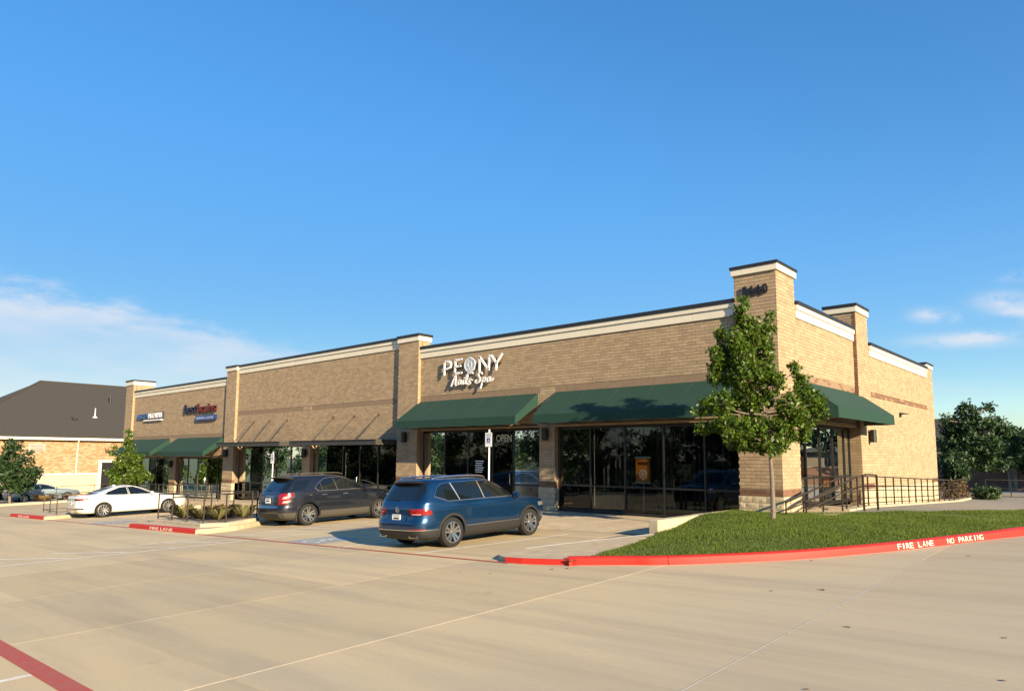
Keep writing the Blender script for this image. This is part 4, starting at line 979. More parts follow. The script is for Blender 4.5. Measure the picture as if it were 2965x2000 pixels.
# ------------------------------------------------------------------ railings and parking signs
def railing(label, paths, zf, hgt=.93, spacing=1.05, group='brown steel pipe railings', mids=(.10, .52), r=.019):
    p0 = paths[0][0]; t = thing('railing', label, 'railing', (p0[0], p0[1], zf(*p0)), group=group)
    done = []
    for path in paths:
        tops = [(x, y, zf(x, y)+hgt) for x, y in path]
        b = MB(); b.tube(tops, r, sq=True); b.build('top_rail', 'rail', t)
        for mz in mids:
            b = MB(); b.tube([(x, y, zf(x, y)+mz) for x, y in path], r*.75, sq=True); b.build('rail', 'rail', t)
        for a, c in zip(path[:-1], path[1:]):
            a, c = Vector(a), Vector(c); n = max(1, round((c-a).length/spacing))
            for k in range(n+1):
                p = a+(c-a)*k/n
                if any((p-q).length < .1 for q in done): continue
                done.append(p); z = zf(p.x, p.y); b = MB(); b.box(p.x-r, p.x+r, p.y-r, p.y+r, z-.02, z+hgt-.005); b.build('post', 'rail', t)
    return t
railing('brown pipe railing round the planter beside the dark SUV', [[(-20.35, -6.75), (-20.35, -8.75), (-16.0, -9.0), (-15.45, -8.5), (-16.4, -7.1)], [(-20.3, -6.75), (-16.7, -6.75)]], lambda x, y: zl(x, y)+.27, spacing=1.5, mids=(.10,))
railing('brown pipe railing on the island behind the white sedan', [[(-36.9, -6.0), (-36.9, -8.2), (-32.6, -8.75), (-32.4, -6.0)]], lambda x, y: zl(x, y)+.15, spacing=1.9, mids=(.12,))
railing('brown pipe railing along the walk in front of the far storefronts', [[(-41.5, -1.75), (-37, -1.75), (-33.4, -1.75), (-30.5, -1.75)]], lambda x, y: fs(x)+.0, spacing=1.6, mids=(.52, .15))
railing('thin railing in front of the neighbouring building', [[(-58, -2), (-58, 3.4)]], lambda x, y: zl(x, y)+.3, spacing=2.2, mids=(.15,))
railing('long brown railing on the ramp kerb along the sunlit side wall', [[(.35, 1.85), (1.09, 1.85), (1.09, 4), (1.09, 8), (1.09, 13), (1.09, 17), (1.09, 20)]], lambda x, y: rz_(y)+.03, hgt=.90, spacing=1.06, mids=(.08, .47))
railing('low railing behind the building near the brick fence', [[(1.3, 24), (4.5, 24.5)]], lambda x, y: -.05, hgt=.9, spacing=1.1, mids=(.45, .05))
hr = thing('handrail', 'sloping double handrail at the side entrance steps beside the lawn', 'railing', (.8, .5, .4), group='brown steel pipe railings')
for (a, c, zb_) in (((.28, -.62), (1.05, 1.75), .42), ((.62, -.62+.55), (1.30, 2.25), .42)):
    b = MB(); b.tube([(a[0], a[1], zb_-.02), (a[0], a[1], zb_+.30), (a[0]+(c[0]-a[0])*.95, a[1]+(c[1]-a[1])*.95, 1.36), (c[0], c[1], 1.38)], .022, sq=True); b.build('rail', 'rail', hr)
    b = MB(); b.tube([(a[0]+.02, a[1]+.05, zb_+.10), (a[0]+(c[0]-a[0])*.9, a[1]+(c[1]-a[1])*.9, 1.05)], .016, sq=True); b.build('rail', 'rail', hr)
for p in ((1.42, 2.35), (1.62, 3.0)):
    b = MB(); b.tube([(p[0], p[1], .30), (p[0], p[1], 1.42)], .026, sq=True); b.build('post', 'rail', hr)
b = MB(); b.tube([(1.42, 2.35, 1.41), (1.48, 2.5, 1.45), (1.62, 3.0, 1.42)], .024, sq=True); b.build('rail', 'rail', hr)
for k in range(3):
    x, y = .45+k*.3, .2+k*.7; b = MB(); b.tube([(x, y, .40), (x, y, .95+k*.2)], .02, sq=True); b.build('post', 'rail', hr)

def ada_sign(x, y, z0, ztop, label):
    t = thing('parking_sign', label, 'sign', (x, y, z0), group='reserved parking signs on posts')
    b = MB(); b.tube([(x, y, z0), (x, y, ztop)], .028, 10); b.build('post', 'white', t, smooth=True)
    zc = ztop-.34; bd = box('board', 'white_sign', t, x-.155, x+.155, y-.036, y-.03, zc-.235, zc+.235)
    mk = box('symbol_panel', 'ada_blue', bd, x-.075, x+.075, y-.0405, y-.037, zc-.11, zc+.06)
    b = MB(); s = .085
    def st(pts, wd): stroke(b, [(x+u*s, zc-.03+v_*s) for u, v_ in pts], wd*s, y-.0425, y-.041)
    st([(.42*math.cos(a), -.3+.42*math.sin(a)) for a in np.linspace(-3.6, .4, 10)], .14); st([(-.07, .45), (-.03, -.05), (.32, -.05), (.5, -.5)], .16); st([(-.08, .66), (-.079, .66)], .26)
    b.build('wheelchair_symbol', 'white', mk)
    text_obj('lettering', 'RESERVED', 'ada_blue', bd, x-.12, x+.12, zc+.155, zc+.20, y-.0375, .001); text_obj('lettering', 'PARKING', 'ada_blue', bd, x-.11, x+.11, zc+.09, zc+.135, y-.0375, .001)
ada_sign(-8.85, -2.75, -.02, 2.82, 'white reserved parking sign on a post behind the blue SUV')
ada_sign(-24.6, -1.85, fs(-24.6)-.05, 2.11, 'white reserved parking sign on a post left of the dark SUV')

# ------------------------------------------------------------------ cars (built facing +y, origin on the ground at the middle)
def pch(xs_, ys_, n):
    xs_ = np.array(xs_, float); ys_ = np.array(ys_, float); h_ = np.diff(xs_); d = np.diff(ys_)/h_; m = np.zeros(len(xs_)); m[0], m[-1] = d[0], d[-1]
    for i in range(1, len(xs_)-1):
        if d[i-1]*d[i] > 0: w1, w2 = 2*h_[i]+h_[i-1], h_[i]+2*h_[i-1]; m[i] = (w1+w2)/(w1/d[i-1]+w2/d[i])
    def f(x):
        i = int(np.clip(np.searchsorted(xs_, x)-1, 0, len(xs_)-2)); t = np.clip((x-xs_[i])/h_[i], 0, 1)
        return ys_[i]*(2*t**3-3*t*t+1)+h_[i]*m[i]*(t**3-2*t*t+t)+ys_[i+1]*(-2*t**3+3*t*t)+h_[i]*m[i+1]*(t**3-t*t)
    return f
class Car:
    def __init__(s, levels, nr=7.0, nf=5.0):
        z = [l[0] for l in levels]; s.fr = pch(z, [l[1] for l in levels], 0); s.ff = pch(z, [l[2] for l in levels], 0); s.fh = pch(z, [l[3] for l in levels], 0)
        s.z = z; s.nr, s.nf = nr, nf
    def pt(s, phi, z, off=0):                       # phi 0 rear centre, 90 right side, 180 front
        yr, yf, hw = s.fr(z), s.ff(z), s.fh(z); yc = (yr+yf)/2; a = (yf-yr)/2
        def raw(ph):
            c, d = -math.cos(ph), math.sin(ph); n = s.nf if c > 0 else s.nr
            k = (abs(c)**n+abs(d)**n)**(-1/n); return hw*k*d, yc+a*k*c
        x, y = raw(phi)
        if off:
            x2, y2 = raw(phi+.01); tx, ty = x2-x, y2-y; l_ = math.hypot(tx, ty) or 1; x += ty/l_*off; y += -tx/l_*off
        return (x, y, z)
    def side(s, y, z, off=0):
        yr, yf, hw = s.fr(z), s.ff(z), s.fh(z); yc = (yr+yf)/2; a = (yf-yr)/2; p = (y-yc)/a; n = s.nf if p > 0 else s.nr
        return (hw*max(0, 1-min(1, abs(p))**n)**(1/n)+off, y, z)
    def rear(s, x, z, off=0):
        yr, yf, hw = s.fr(z), s.ff(z), s.fh(z); yc = (yr+yf)/2; a = (yf-yr)/2; q = min(1, abs(x)/hw)
        return (x, yc-a*max(0, 1-q**s.nr)**(1/s.nr)-off, z)
    def phy(s, y, z):
        x = s.side(y, z)[0]; yr, yf, hw = s.fr(z), s.ff(z), s.fh(z); return math.atan2(x/hw, -(y-(yr+yf)/2)/((yf-yr)/2))
    def phx(s, x, z):
        y = s.rear(x, z)[1]; yr, yf, hw = s.fr(z), s.ff(z), s.fh(z); return math.atan2(x/hw, -(y-(yr+yf)/2)/((yf-yr)/2))
    def body(s, root, mats, zclad, axles, wr, zfine=60):
        zs = sorted(set([round(v, 4) for v in np.linspace(s.z[0], s.z[-1], zfine)]+[zclad]+[v for v in s.z]))
        ph = []
        for k in range(96):
            t = k/96*2*math.pi; ph.append(t+.18*math.sin(2*t)*-1+.0)
        b = MB(); n = len(ph)
        for z in zs: b.v += [s.pt(p, z) for p in ph]
        for i in range(len(zs)-1):
            for k in range(n):
                b.f.append([i*n+k, i*n+(k+1) % n, (i+1)*n+(k+1) % n, (i+1)*n+k]); b.m.append(1 if zs[i+1] <= zclad+1e-6 else 0)
        b.f.append(list(range(n))[::-1]); b.m.append(1); b.f.append([(len(zs)-1)*n+k for k in range(n)]); b.m.append(0)
        o = b.build('body', mats+['dark'], root, smooth=True, world=False)
        for ay in axles:
            for sx in (-1, 1):
                c = MB(); c.cm = 2; c.lathe([(sx*.55, wr), (sx*1.2, wr)], (0, ay, wr*.88), 'x', 48); c.m = [2]*len(c.f)
                co = c.build('cut', ['white', 'white', 'dark'], None, world=False); co.data.materials.clear()
                for mm in mats+['dark']: co.data.materials.append(MT[mm])
                co.parent = root
                md = o.modifiers.new('c', 'BOOLEAN'); md.operation = 'DIFFERENCE'; md.object = co; md.solver = 'EXACT'
        bpy.context.view_layer.update(); dg = bpy.context.evaluated_depsgraph_get(); me = bpy.data.meshes.new_from_object(o.evaluated_get(dg))
        cuts_ = [m.object for m in o.modifiers]; o.modifiers.clear(); o.data = me
        for c in cuts_: bpy.data.objects.remove(c, do_unlink=True)
        me.polygons.foreach_set('use_smooth', [True]*len(me.polygons)); me.set_sharp_from_angle(angle=R(35))
        return o
    def patch(s, name, m, parent, rows, mode, off, cols=8, mirror=1):   # rows: (z, lo, hi); mode 'side' (y), 'rear' (x), 'phi'
        b = MB()
        for q in range(len(rows)):
            z, lo, hi = rows[q]
            for k in range(cols+1):
                u = lo+(hi-lo)*k/cols
                p = s.side(u, z, off) if mode == 'side' else (s.rear(u, z, off) if mode == 'rear' else s.pt(u, z, off))
                b.v.append((p[0]*mirror, p[1], p[2]))
        w_ = cols+1
        for q in range(len(rows)-1):
            for k in range(cols): b.f.append([q*w_+k, q*w_+k+1, (q+1)*w_+k+1, (q+1)*w_+k]); b.m.append(0)
        return b.build(name, m, parent, smooth=True, world=False)
def polyrows(poly, n=9, eps=.004):                   # polygon in (u, z), one interval for each z row
    zs = [p[1] for p in poly]; z0, z1 = min(zs)+eps, max(zs)-eps; rows = []
    zz = sorted(set([z0+(z1-z0)*k/n for k in range(n+1)]+[z for z in zs if z0 < z < z1]))
    for z in zz:
        xs_ = []
        for (a, b_), (c, d) in zip(poly, poly[1:]+poly[:1]):
            if (b_-z)*(d-z) <= 0 and b_ != d: xs_.append(a+(c-a)*(z-b_)/(d-b_))
        rows.append((z, min(xs_), max(xs_)))
    return rows
def wheel(root, x, y, r, wd, style, label=None):
    sx = 1 if x > 0 else -1
    wh = bpy.data.objects.new('wheel', None); COL.objects.link(wh); wh.parent = root; wh.location = (x, y, r)
    rr = r*.70; h_ = wd/2
    b = MB(); b.lathe([(-h_*.8, rr), (-h_, rr+.02), (-h_, r-.035), (-h_*.82, r-.006), (-h_*.5, r), (h_*.5, r), (h_*.82, r-.006), (h_, r-.035), (h_, rr+.02), (h_*.8, rr)], (0, 0, 0), 'x', 40, close=False); b.build('tyre', 'rubber', wh, smooth=True, world=False)
    b = MB(); s_ = sx
    b.lathe([(s_*h_*.95, rr+.005), (s_*h_*.97, rr-.012), (s_*h_*.80, rr-.022), (-s_*h_*.7, rr-.035)], (0, 0, 0), 'x', 40, close=False)
    b.lathe([(s_*h_*.35, .0), (s_*h_*.72, .001), (s_*h_*.74, .035), (s_*h_*.55, .06), (s_*h_*.3, .07)], (0, 0, 0), 'x', 16, close=False)
    n = style.get('n', 5); tw = style.get('twin', 0)
    for k in range(n):
        for t in ((-tw, tw) if tw else (0,)):
            a = 2*math.pi*k/n+.3
            ca, sa = math.cos(a), math.sin(a); w0, w1 = style.get('w', (.035, .03))
            def P(rad, off, dep): return (s_*dep, ca*rad-sa*off, sa*rad+ca*off)
            o0, o1 = t*.35, t
            r0, r1 = .045, rr-.012
            v_ = [P(r0, o0-w0, h_*.66), P(r0, o0+w0, h_*.66), P(r1, o1+w1, h_*.84), P(r1, o1-w1, h_*.84), P(r0, o0-w0, h_*.3), P(r0, o0+w0, h_*.3), P(r1, o1+w1, h_*.5), P(r1, o1-w1, h_*.5)]
            b.mesh(v_, [(0, 1, 2, 3), (0, 4, 5, 1), (1, 5, 6, 2), (2, 6, 7, 3), (3, 7, 4, 0)])
    b.build('rim', style.get('mat', 'silver'), wh, smooth=True, world=False)
    b = MB(); b.lathe([(-s_*h_*.1, .001), (-s_*h_*.1, rr-.03)], (0, 0, 0), 'x', 24, close=False); b.build('brake', 'dark', wh, world=False)
def mirror_obj(car, root, y, z, m):
    for sx in (-1, 1):
        x = car.side(y, z)[0]
        b = MB(); b.lathe([(-.10, .001), (-.095, .06), (-.05, .085), (.03, .09), (.085, .075), (.10, .001)], (0, 0, 0), 'x', 14); 
        b.v = [((v_[0]+x+.13)*sx, v_[1]*.75+y+.02, v_[2]*.9+z+.05) for v_ in b.v]; mo = b.build('mirror', m, root, smooth=True, world=False)
        b = MB(); b.tube([((x-.02)*sx, y+.03, z), ((x+.08)*sx, y+.03, z+.03)], .022, 6); b.build('mirror_arm', 'black', mo, world=False)
def seam(car, root, pts, r=.006, m='dark', name='panel_gap', mirror=(1, -1), off=.001):
    for sx in mirror:
        b = MB(); q = [car.side(y, z, off) for y, z in pts]; b.tube([(p[0]*sx, p[1], p[2]) for p in q], r, 5); b.build(name, m, root, world=False)
def dens(poly, n=5, close=True):
    P = poly+[poly[0]] if close else poly; out = []
    for (a, b_), (c, d) in zip(P[:-1], P[1:]):
        for k in range(n): out.append((a+(c-a)*k/n, b_+(d-b_)*k/n))
    out.append(P[-1]); return out
def trim(car, root, poly, r, m, name='window_trim', close=True, off=.006):
    for sx in (1, -1):
        b = MB(); b.tube([((p[0])*sx, p[1], p[2]) for p in [car.side(y, z, off) for y, z in dens(poly, 6, close)]], r, 6); b.build(name, m, root, smooth=True, world=False)
def handle(car, root, y, z, m):
    for sx in (1, -1):
        x = car.side(y, z)[0]; b = MB(); b.tube([((x-.005)*sx, y-.09, z), ((x+.03)*sx, y-.065, z+.004), ((x+.03)*sx, y+.065, z+.006), ((x-.005)*sx, y+.09, z+.004)], .014, 8); b.build('door_handle', m, root, smooth=True, world=False)
def rails(car, root, y0, y1, z, x, m):
    for sx in (1, -1):
        b = MB(); b.tube([(p.x*sx, p.y, p.z) for p in spline([(x-.01, y0, z-.05), (x, y0+.16, z-.005), (x, (y0+y1)/2, z+.015), (x-.005, y1-.2, z-.01), (x-.02, y1, z-.055)], 6)], .020, 8); b.build('roof_rail', m, root, smooth=True, world=False)
def glassing(car, root, panes, mat_='car_glass', off=.004):
    for poly in panes:
        rows = polyrows(poly)
        for sx in (1, -1): car.patch('side_window', mat_, root, rows, 'side', off, 8, sx)
def arch(car, root, ay, wr, m, wd=.06, a0=-8, a1=188):
    for sx in (1, -1):
        b = MB(); zc = wr*.88; rings = []
        for a in np.linspace(R(a0), R(a1), 26):
            r0, r1 = wr-.002, wr+wd; row = []
            for rad, o in ((r0, -.02), (r0, .012), (r1, .010), (r1, -.004)):
                y, z = ay+rad*math.cos(a), zc+rad*math.sin(a); p = car.side(y, max(z, car.z[0]), o); row.append(len(b.v)); b.v.append((p[0]*sx, p[1], max(z, car.z[0]-.02)))
            rings.append(row)
        for p, q in zip(rings[:-1], rings[1:]):
            for k in range(3): b.f.append([p[k], q[k], q[k+1], p[k+1]]); b.m.append(0)
        b.build('arch_trim', m, root, smooth=True, world=False)
def plate(car, root, x, z, off, holder=None):
    y = car.rear(x, z)[1]-off; pl = MB(); pl.box(x-.155, x+.155, y-.012, y, z-.08, z+.08); po = pl.build('license_plate', 'plate', root, world=False, bevel=.004)
    b = MB(); b.box(x-.13, x+.13, y-.0135, y-.0125, z+.045, z+.06); b.box(x-.10, x+.10, y-.0135, y-.0125, z-.03, z+.015); b.build('plate_print', 'blind', po, world=False)
def place(root, x, y, rz=0, s=1.0):
    root.location = (x, y, zl(x, y)); root.scale = (s, s, s)
    root.rotation_euler = (math.atan(PLN[2]), -math.atan(PLN[1]), rz)

def tall_suv(label, paint, variant):
    root = thing('suv', label, 'car')
    if variant == 'blue':
        lv = [(.21, -2.10, 2.05, .78), (.28, -2.27, 2.2, .87), (.38, -2.33, 2.29, .895), (.50, -2.355, 2.33, .905), (.60, -2.35, 2.35, .914), (.72, -2.305, 2.345, .920), (.84, -2.285, 2.31, .924), (.905, -2.28, 2.27, .926), (.935, -2.275, 2.2, .914), (.985, -2.262, 2.0, .908), (1.03, -2.245, 1.62, .902), (1.065, -2.228, 1.28, .896), (1.10, -2.205, 1.04, .884), (1.16, -2.165, .93, .864), (1.26, -2.10, .77, .828), (1.36, -2.04, .60, .790), (1.45, -1.985, .43, .750), (1.53, -1.935, .24, .705), (1.575, -1.92, .06, .650), (1.605, -1.86, -.12, .55), (1.622, -1.62, -.34, .38), (1.63, -1.3, -.6, .15)]
        ax = (-1.36, 1.43); wr = .395; zc = .455; nr = 7.5
    else:
        lv = [(.20, -2.10, 2.05, .78), (.28, -2.28, 2.2, .87), (.40, -2.36, 2.3, .90), (.52, -2.385, 2.35, .912), (.60, -2.38, 2.36, .918), (.68, -2.345, 2.36, .922), (.80, -2.325, 2.33, .926), (.92, -2.305, 2.25, .926), (.98, -2.295, 2.1, .918), (1.03, -2.28, 1.8, .908), (1.075, -2.26, 1.4, .896), (1.11, -2.235, 1.12, .882), (1.17, -2.18, 1.0, .86), (1.27, -2.10, .80, .825), (1.37, -2.01, .62, .785), (1.46, -1.93, .44, .745), (1.54, -1.87, .24, .70), (1.59, -1.84, .05, .645), (1.62, -1.78, -.12, .55), (1.64, -1.5, -.35, .38), (1.648, -1.2, -.6, .15)]
        ax = (-1.40, 1.457); wr = .40; zc = .45; nr = 7.0
    c = Car(lv, nr, 5.0)
    body = c.body(root, [paint, 'cladding' if variant == 'blue' else 'dusty'], zc, ax, wr)
    if variant == 'blue':
        # three windows in a chrome surround
        P1 = [(-1.83, 1.22), (-1.70, 1.40), (-1.55, 1.475), (-1.30, 1.49), (-1.12, 1.095), (-1.45, 1.095)]
        P2 = [(-1.28, 1.49), (-.40, 1.505), (-.30, 1.095), (-1.10, 1.095)]
        P3 = [(-.36, 1.505), (-.05, 1.50), (.22, 1.43), (.85, 1.12), (.86, 1.095), (-.25, 1.095)]
        glassing(c, root, [P1, P2, P3])
        O = [(-1.86, 1.21), (-1.72, 1.42), (-1.56, 1.495), (-1.25, 1.515), (-.4, 1.525), (.0, 1.515), (.27, 1.43), (.95, 1.085), (-1.48, 1.085)]
        trim(c, root, O, .010, 'chrome'); trim(c, root, [(-1.29, 1.50), (-1.11, 1.09)], .012, 'chrome', close=False); trim(c, root, [(-.385, 1.51), (-.28, 1.09)], .022, 'black', name='pillar_cover', close=False)
        for s in (1,): seam(c, root, [(-.28, 1.08), (-.25, .75), (-.28, .50)]); seam(c, root, [(.93, 1.08), (.95, .8), (.90, .50)]); seam(c, root, [(-1.12, 1.08), (-1.05, .85), (-.98, .62), (-.96, .5)])
        seam(c, root, [(-2.12, .915), (-1.0, .918), (.5, .915), (1.4, .90)], .004, 'blue_car', 'crease', off=.000)
        handle(c, root, -1.0, .93, paint); handle(c, root, -.08, .93, paint)
        trim(c, root, [(-.92, .475), (.98, .475)], .012, 'chrome', 'side_strip', False, .012)
        for a in ax: arch(c, root, a, wr, 'cladding')
        rows = [(z, -w_, w_) for z, w_ in ((1.13, .60), (1.18, .68), (1.26, .70), (1.36, .68), (1.46, .64), (1.49, .60))]; c.patch('rear_window', 'car_glass', root, rows, 'rear', .006, 14)
        b = MB(); pts = [(-.66, 1.555), (-.4, 1.585), (0, 1.595), (.4, 1.585), (.66, 1.555)]
        for (x0, z0), (x1, z1) in zip(pts[:-1], pts[1:]):
            y0, y1 = c.rear(x0, 1.55)[1], c.rear(x1, 1.55)[1]; b.mesh([(x0, y0+.12, z0+.012), (x1, y1+.12, z1+.012), (x1, y1-.14, z1-.035), (x0, y0-.14, z0-.035), (x1, y1-.12, z1-.065), (x0, y0-.12, z0-.065), (x0, y0+.05, z0-.08), (x1, y1+.05, z1-.08)], [(0, 1, 2, 3), (3, 2, 4, 5), (5, 4, 7, 6)])
        b.build('spoiler', 'black', root, smooth=True, world=False)
        for sx in (1, -1):
            lo = [(z, c.phx(xa, z), c.phy(yb_, z)) for z, xa, yb_ in ((.80, .52, -2.02), (.83, .47, -1.97), (.87, .44, -1.98), (.91, .43, -2.03), (.945, .43, -2.09))]
            tl_ = c.patch('tail_light', 'red_lens', root, lo, 'phi', .014, 12, sx)
            c.patch('reverse_lens', 'pale_lens', tl_, [(z, c.phx(xa, z), c.phx(xb_, z)) for z, xa, xb_ in ((.812, .54, .76), (.828, .54, .76))], 'phi', .018, 6, sx)
            c.patch('reflector', 'red_lens', root, [(z, c.phx(.45, z), c.phx(.82, z)) for z in (.468, .492)], 'phi', .010, 5, sx)
            b = MB(); y = c.rear(.5, .30)[1]; b.mesh([(sx*.38, y-.012, .345), (sx*.70, y+.02, .325), (sx*.72, y+.02, .275), (sx*.42, y-.012, .285), (sx*.44, y-.016, .33), (sx*.66, y+.012, .315), (sx*.68, y+.012, .288), (sx*.46, y-.016, .298)], [(0, 1, 5, 4), (1, 2, 6, 5), (2, 3, 7, 6), (3, 0, 4, 7)]); b.build('exhaust_trim', 'chrome', root, world=False)
        c.patch('bumper_strip', 'chrome', root, [(z, c.phy(-1.80, z), -c.phy(-1.80, z)+2*math.pi if False else c.phx(0, z)) for z in (.448, .466)], 'phi', .010, 16, 1); c.patch('bumper_strip', 'chrome', root, [(z, c.phy(-1.80, z), c.phx(0, z)) for z in (.448, .466)], 'phi', .010, 16, -1)
        plate(c, root, 0, .735, .014)
        c.patch('plate_recess', paint, root, [(.62, -.33, .33), (.80, -.36, .36)], 'rear', .004, 6)
        y = c.rear(0, .905)[1]-.012
        b = MB()
        b.tube([(.062*math.cos(a), y, .915+.062*math.sin(a)) for a in np.linspace(0, 2*math.pi, 22)], .007, 6); em = b.build('emblem', 'chrome', root, smooth=True, world=False)
        b = MB(); stroke(b, [(-.03, .96), (0, .918), (.03, .96)], .012, y-.008, y); stroke(b, [(-.05, .94), (-.025, .872), (0, .905), (.025, .872), (.05, .94)], .012, y-.008, y); b.build('emblem_mark', 'chrome', em, world=False)
        b = MB(); b.box(-.60, -.44, c.rear(-.5, .87)[1]-.012, c.rear(-.5, .87)[1]-.004, .855, .885); b.build('badge', 'chrome', root, world=False)
        rails(c, root, -1.72, .05, 1.645, .60, 'chrome')
        st_ = dict(n=5, twin=.052, w=(.026, .030), mat='silver')
        b = MB(); b.tube([(.0, -1.75, 1.62), (0, -1.84, 1.70)], [.012, .004], 6); b.build('antenna', 'black', root, world=False)
        wz = .02
    else:
        P2 = [(-1.02, 1.30), (-.72, 1.485), (-.42, 1.52), (-.30, 1.115), (-1.0, 1.115), (-1.10, 1.20)]
        P3 = [(-.36, 1.52), (-.05, 1.51), (.25, 1.43), (.92, 1.14), (.92, 1.115), (-.25, 1.115)]
        Q = [(-1.98, 1.14), (-1.78, 1.45), (-1.72, 1.47), (-1.22, 1.48), (-1.55, 1.15)]
        glassing(c, root, [P2, P3, Q])
        trim(c, root, [(-1.13, 1.20), (-1.04, 1.32), (-.74, 1.505), (-.42, 1.54), (.0, 1.53), (.28, 1.44), (.98, 1.105), (-1.02, 1.105)], .011, 'chrome')
        trim(c, root, [(-.385, 1.53), (-.28, 1.11)], .020, 'black', name='pillar_cover', close=False); trim(c, root, [(-.92, 1.38), (-.86, 1.11)], .008, 'black', name='window_bar', close=False)
        seam(c, root, [(-.28, 1.1), (-.25, .75), (-.28, .48)]); seam(c, root, [(.98, 1.1), (1.0, .8), (.95, .48)]); seam(c, root, [(-1.10, 1.15), (-1.02, .9), (-.95, .62), (-.93, .48)])
        handle(c, root, -.80, .97, 'chrome'); handle(c, root, .02, .97, 'chrome')
        for a in ax: arch(c, root, a, wr, paint, .05)
        c.patch('rear_window', 'car_glass', root, [(z, -w_, w_) for z, w_ in ((1.15, .66), (1.20, .72), (1.30, .71), (1.40, .68), (1.50, .63), (1.53, .60))], 'rear', .006, 14)
        b = MB(); pts = [(-.66, 1.565), (-.4, 1.60), (0, 1.615), (.4, 1.60), (.66, 1.565)]
        for (x0, z0), (x1, z1) in zip(pts[:-1], pts[1:]):
            y0, y1 = c.rear(x0, 1.56)[1], c.rear(x1, 1.56)[1]; b.mesh([(x0, y0+.12, z0+.015), (x1, y1+.12, z1+.015), (x1, y1-.17, z1-.02), (x0, y0-.17, z0-.02), (x1, y1-.15, z1-.05), (x0, y0-.15, z0-.05), (x0, y0+.05, z0-.07), (x1, y1+.05, z1-.07)], [(0, 1, 2, 3), (3, 2, 4, 5), (5, 4, 7, 6)])
        b.build('spoiler', 'dusty', root, smooth=True, world=False)
        for sx in (1, -1):
            lo = [(z, c.phx(xa, z), c.phy(yb_, z)) for z, xa, yb_ in ((.72, .60, -2.16), (.80, .60, -2.10), (.90, .58, -2.02), (.98, .57, -1.95), (1.04, .56, -1.90), (1.075, .60, -1.92))]
            tl_ = c.patch('tail_light', 'red_lens', root, lo, 'phi', .014, 12, sx)
            c.patch('reverse_lens', 'pale_lens', tl_, [(z, c.phx(xa, z), c.phx(xa+.10, z)) for z, xa in ((.77, .735), (.84, .77))], 'phi', .019, 6, sx); c.patch('reverse_lens', 'pale_lens', tl_, [(z, c.phx(xa, z), c.phx(xa+.09, z)) for z, xa in ((.90, .72), (.98, .77))], 'phi', .019, 6, sx)
        plate(c, root, -.02, .845, .012)
        b = MB(); b.tube([c.rear(x, z, .018) for x, z in ((-.36, .93), (-.33, .965), (0, .98), (.33, .965), (.36, .93))], .016, 8); b.build('tailgate_bar', 'chrome', root, smooth=True, world=False)
        c.patch('bumper_strip', 'chrome', root, [(z, -.62, .62) for z in (.632, .655)], 'rear', .010, 10)
        c.patch('bumper_insert', 'cladding', root, [(z, -.75, .75) for z in (.30, .36, .43)], 'rear', .006, 10)
        rails(c, root, -1.55, .1, 1.68, .585, 'dusty')
        for ay in ax:
            for sx in (1, -1): b = MB(); b.box(sx*.70, sx*.90, ay-.44, ay-.425, .18, .45); b.build('mud_flap', 'dusty', root, world=False)
        st_ = dict(n=5, twin=.05, w=(.022, .022), mat='silver')
    # wiper, lamps, grille common to both
    b = MB(); b.tube([c.rear(.05, 1.13 if variant == 'blue' else 1.16, .02), c.rear(-.30, 1.15 if variant == 'blue' else 1.18, .02)], .012, 6); b.build('wiper', 'black', root, world=False)
    for sx in (1, -1):
        c.patch('headlight', 'headlamp', root, [(z, math.pi-.62, math.pi-.88) for z in (.76, .81, .86)], 'phi', .012, 8, sx)
    c.patch('grille', 'black', root, [(z, math.pi-.45, math.pi+.45) for z in (.55, .68, .82)], 'phi', .008, 8)
    c.patch('front_plate_bar', 'cladding', root, [(z, math.pi-.6, math.pi+.6) for z in (.32, .48)], 'phi', .006, 8)
    ws = [(z, math.pi-a, math.pi+a) for z, a in ((1.12, .78), (1.2, .80), (1.3, .80), (1.42, .80), (1.50, .76))]; c.patch('windshield', 'car_glass', root, ws, 'phi', .004, 14)
    mirror_obj(c, root, .78, 1.06, paint)
    for ay in ax:
        for sx in (1, -1): wheel(root, sx*(.80), ay, .352, .225, st_)
    b = MB(); b.box(-.72, .72, -2.0, 2.0, .20, .32); b.build('underbody', 'dark', root, world=False)
    return root
su1 = tall_suv('metallic blue SUV with chrome roof rails parked by the lawn', 'blue_car', 'blue'); place(su1, -4.72-.91, -8.15+1.36)
su2 = tall_suv('dusty dark navy SUV parked between the planter and the blue SUV', 'dark_car', 'dark'); place(su2, -14.30-.95, -6.10+1.40*1.06, 0, 1.06)

